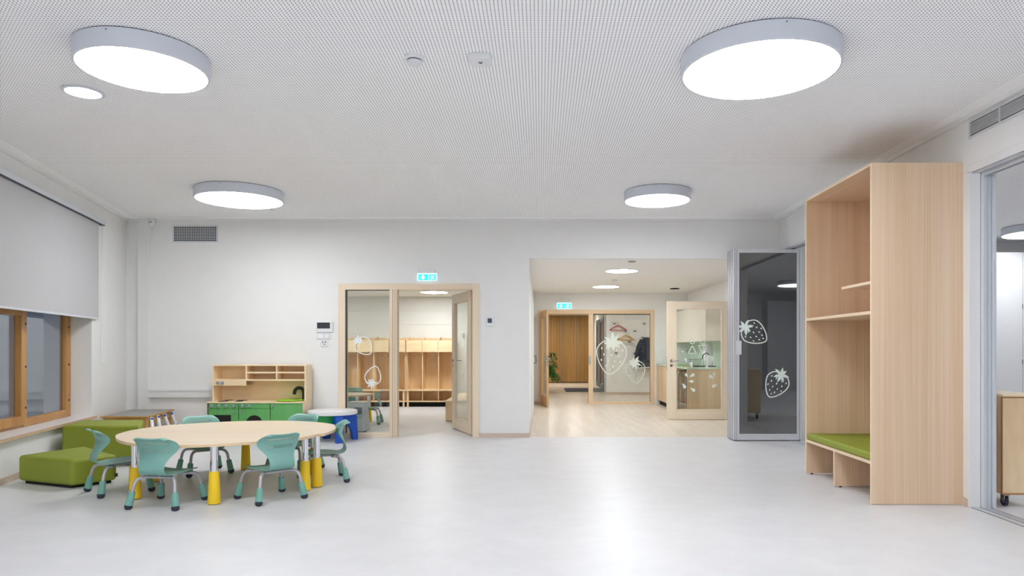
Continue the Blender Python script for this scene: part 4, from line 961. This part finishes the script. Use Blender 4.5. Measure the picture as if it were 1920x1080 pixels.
W3('seal', MB().box(FX(1218.9, YF), FX(1219.6, YF), YF+.02, YF+.04, FZ(753.5, YF), FZ(588.5, YF)).box(FX(1112, YF), FX(1219.5, YF), YF+.02, YF+.04, FZ(590, YF), FZ(588.5, YF)), M_gasket)
yq = YF+.028
part('strawberry_decal', on_front(berry_mb(.78, True, .028, 21, 8), FX(1146, yq), yq, FZ(669, yq), math.radians(-6)), M_frost, p, world=True)
part('strawberry_decal', on_front(berry_mb(.50, True, .035, 22, 8), FX(1192, yq), yq, FZ(697, yq), math.radians(8)), M_frost, p, world=True)
# open leaf on the left, swung towards the playroom
hx, hy = FX(1015.5, YF), YF-.05
fy = FY(764.5); fxx = FX(1027, fy)
d6, p6, L6 = leaf('door_6', (hx, hy), (fxx, hy-.96), .012, FZ(583, YF)-.03, .045, .115, .12, .2, wood('honey_door', (200, 158, 110), (218, 178, 130), 'z', 30, 1), wood('honey_door_level', (200, 158, 110), (218, 178, 130), 'x', 30, 1), 1.04, 1)
# hall: mat, entrance door, hooks, hangers, jacket, plant
solo('door_mat', MB().box(FX(1059, 21.2), 1.95, 20.35, 22.2, 0, .012), M_mat, 'charcoal entrance mat on the pale parquet of the hall', 'door mat', (1.3, 21.2, 0), bevel=.004)
d7 = sroot('door_7', (1.97, 22.9, 0))
g = MB()
for a, b in ((21.5, 22.88), (22.92, 24.3)):
    g.box(1.955, 2.02, a, a+.11, 0, 2.25).box(1.955, 2.02, b-.11, b, 0, 2.25).box(1.955, 2.02, a, b, 0, .12).box(1.955, 2.02, a, b, 2.13, 2.25)
part('frame', g, M_dframe, d7, world=True, bevel=.003)
part('pane', MB().box(1.98, 1.99, 21.6, 22.78, .12, 2.13).box(1.98, 1.99, 23.02, 24.2, .12, 2.13), plain('dark_glazing', (40, 50, 56), .05), d7, world=True)
part('handle', MB().tube([(1.95, 22.75, .95), (1.9, 22.75, .95), (1.9, 22.75, 1.25), (1.95, 22.75, 1.25)], .012, 8), M_steel, d7, world=True)
YH = 19.1
hooks = ((1152, 607), (1173, 621), (1190, 621), (1180, 641), (1190, 663), (1137, 636), (1157, 636), (1155, 662), (1208, 607), (1205, 633))
ht = ['coat hook holding the red hanger', 'coat hook holding the wooden hangers', 'empty coat hook right of the wooden hangers', 'empty coat hook below the wooden hangers', 'empty coat hook in the lower row beside the jacket', 'empty coat hook nearest the dark entrance door', 'coat hook behind the big strawberry leaves', 'coat hook inside the big strawberry outline', 'top right coat hook above the jacket', 'coat hook carrying the navy jacket']
hk = []
for (x, y), lb in zip(hooks, ht):
    X, Z = FX(x, YH), FZ(y, YH)
    t = thing('coat_hook', lb, 'coat hook', (X, YH, Z), 0, 'coat hooks on the hall wall')
    part('prong', MB().tube([(-.045, -.045, .028), (-.028, -.04, .0), (0, -.03, -.01), (.028, -.04, .0), (.045, -.045, .028)], .007, 8), M_foot, t, smooth=True)
    part('base', MB().lathe([(.022, -.03), (.022, 0)], axis='y', n=14), M_steel, t)
def hanger(name, label, x, y, wd, m, rot, yo, r=.012):
    X, Z = FX(x, YH), FZ(y, YH)
    t = thing(name, label, 'coat hanger', (X, YH-yo, Z), rot, 'coat hangers in the hall')
    w_ = wd/2
    part('body', MB().tube(smooth_open([(-w_, 0, -.19), (-w_*.5, 0, -.12), (0, 0, -.07), (w_*.5, 0, -.12), (w_, 0, -.19)], 5), r, 10).tube([(-w_*.97, 0, -.195), (w_*.97, 0, -.195)], r*.7, 8), m, t, smooth=True)
    part('hook', MB().tube([(0, 0, -.075), (0, 0, -.03)]+[(.02*math.sin(a), 0, .0-.02*math.cos(a)+.0) for a in [i*PI/6 for i in range(0, 8)]], .003, 6), M_steel, t, smooth=True)
hanger('coat_hanger', 'red plastic hanger on the upper left hall hook', 1158.5, 606, .47, M_red, 0, .05, .014)
hanger('coat_hanger', 'wooden hanger pointing left on the hall hook', 1173, 624, .42, M_hang, .22, .05)
hanger('coat_hanger', 'wooden hanger behind the other, tilted to the right', 1176, 625, .42, M_hang, -.12, .135)
jx = FX(1213, YH)
t = thing('jacket', 'dark navy jacket hanging at the right edge of the hall glass', 'jacket', (jx, YH-.12, 1.0))
rows = [(.60, .06, .05), (.56, .12, .07), (.50, .19, .10), (.38, .24, .11), (.2, .27, .12), (0, .30, .13), (-.2, .33, .13), (-.3, .34, .13)]
m = MB(); rr = []
for z, a, b_ in rows: rr.append([m.bm.verts.new((a*math.cos(i*PI/12)*(1+.05*math.sin(i*3)), b_*math.sin(i*PI/12)*.9*(1+.08*math.cos(i*5+z*7)), z*.95+.01)) for i in range(24)])
for a, b_ in zip(rr, rr[1:]):
    for i in range(24): m.bm.faces.new((a[i], a[(i+1) % 24], b_[(i+1) % 24], b_[i]))
m.bm.faces.new(rr[0]); m.bm.faces.new(rr[-1][::-1])
part('body', m, M_navy, t, smooth=True, sub=1)
part('sleeve', MB().tube(smooth_open([(-.16, -.04, .5), (-.26, -.06, .3), (-.30, -.07, .0), (-.28, -.08, -.22)], 4), [.06]*13, 12), M_navy, t, smooth=True)
part('hem_stripe', MB().tube([(-.30, -.14, -.26), (-.1, -.15, -.25), (.1, -.15, -.24)], .012, 8), M_white, t)
t = thing('potted_plant', 'leafy green plant in the hall in front of the slatted wall', 'plant', (.0, 20.8, 0))
part('pot', MB().lathe([(.13, 0), (.17, .3), (.16, .3), (.15, .26)], n=28), M_pot, t, smooth=True)
rnd = random.Random(8); lv = MB(); st = MB()
for i in range(16):
    a = rnd.uniform(-1.2, 1.3); L = rnd.uniform(.3, .72); zt_ = rnd.uniform(.45, 1.15)
    P = smooth_open([(0, 0, .28), (L*.35*math.cos(a), L*.35*math.sin(a), zt_*.8), (L*.8*math.cos(a), L*.8*math.sin(a), zt_), (L*math.cos(a), L*math.sin(a), zt_-.2)], 5)
    st.tube(P, .005, 5)
    for j in range(5, len(P)-1):
        for s in (-1, 1):
            d = Vector((-math.sin(a), math.cos(a), 0))*s; c = P[j]; f = (P[j+1]-P[j-1]).normalized(); q = .13*rnd.uniform(.7, 1.1)
            vs = [c, c+d*q*.45+f*q*.15+Vector((0, 0, .01)), c+d*q+f*q*.5-Vector((0, 0, .03)), c+d*q*.5+f*q*.55]
            lv.bm.faces.new([lv.bm.verts.new(v) for v in vs])
part('stems', st, M_leaf, t); part('leaves', lv, M_leaf, t, solid=.001)

# ================================================================== RIGHT ROOM
t = thing('storage_trolley', 'birch storage trolley on blue casters behind the sliding opening at the right', 'trolley', (3.78, 5.9, 0))
bx0, bx1, by0, by1 = 3.635, 3.95, 5.45, 6.4
part('body', MB().box(bx0, bx1, by0, by1, .1, .87), M_trol, t, world=True, bevel=.002)
part('top', MB().box(bx0-.002, bx1+.002, by0-.003, by1, .87, .888), M_birchx, t, world=True, bevel=.002)
part('edge_strip', MB().box(bx0-.003, bx0+.001, by0+.0, by0+.018, .1, .87).box(bx0-.002, bx1+.002, by0-.003, by0+.001, .858, .87).box(bx0-.002, bx1+.002, by0-.003, by0+.001, .098, .112), plain('plywood_edge', (168, 124, 84)), t, world=True)
for x in (bx0+.055, bx1-.055):
    for y in (by0+.05, by1-.05):
        c = part('caster', MB().box(x-.022, x+.022, y-.022, y+.022, .085, .1).box(x-.02, x-.014, y-.012, y+.03, .03, .09).box(x+.014, x+.02, y-.012, y+.03, .03, .09), M_steel, t, world=True)
        part('wheel', MB().lathe([(.036, -.011), (.037, 0), (.036, .011)], c=(x, y+.012, .037), axis='x', n=28), M_foot, c, world=True, smooth=True)
        part('wheel_hub', MB().lathe([(.02, -.0125), (.02, .0125)], c=(x, y+.012, .037), axis='x', n=24), M_blue, c, world=True)
M_cup = plain('cupboard_laminate', (216, 217, 219), .4, var=.005)
def cupboard(x0, x1, y0, y1, h, label, nd, face, single=False):
    t = thing('tall_cupboard', label, 'cupboard', ((x0+x1)/2, (y0+y1)/2, 0), 0, 'white tall cupboards in the right room')
    part('carcass', MB().box(x0, x1, y0, y1, 0, h), M_cup, t, world=True)
    for i in range(nd):
        w_ = (x1-x0)/nd
        yy0, yy1 = (y0-.02, y0) if face < 0 else (y1, y1+.02)
        for z0, z1 in (((.06, h-.003),) if single else ((.06, 1.36), (1.363, h-.003))):
            d = part('door', MB().box(x0+i*w_+.002, x0+(i+1)*w_-.002, yy0, yy1, z0, z1), M_cup, t, world=True, bevel=.002)
        part('hinge', MB().box(x0+(i+1)*w_-.008, x0+(i+1)*w_+.002, yy0-.002, yy0+.003, 1.9, 1.98).box(x0+(i+1)*w_-.008, x0+(i+1)*w_+.002, yy0-.002, yy0+.003, 1.0, 1.08), M_gasket, t, world=True)
YCu = 11.3
sx = FX(1916, YCu)
cupboard(sx-1.2, sx, YCu, 11.88, FZ(473, YCu), 'white tall cupboard seen just right of the aluminium post', 1, -1, True)
cupboard(sx+.005, sx+1.2, YCu, 11.88, FZ(473, YCu), 'white tall cupboard cut off by the right edge of the photo', 2, -1)
cupboard(7.05, 9.38, YN+.01, YN+.5, 2.75, 'white tall cupboard in the right room mirrored in the partition glass', 3, 1)
t = thing('window_curtain', 'dark curtain in the right room mirrored in the partition glass', 'curtain', (6.3, YN+.1, 0))
cw = MB(); a0 = None
for i in range(37):
    x = 5.2+i*.035; y = YN+.12+.03*math.sin(i*1.25); q = (cw.bm.verts.new((x, y, .02)), cw.bm.verts.new((x, y, 2.7)))
    if a0: cw.bm.faces.new((a0[0], q[0], q[1], a0[1]))
    a0 = q
part('drape', cw, M_curt, t, world=True, solid=.004, smooth=True)
part('rail', MB().tube([(5.1, YN+.12, 2.72), (6.6, YN+.12, 2.72)], .014, 10), M_steel, t, world=True)
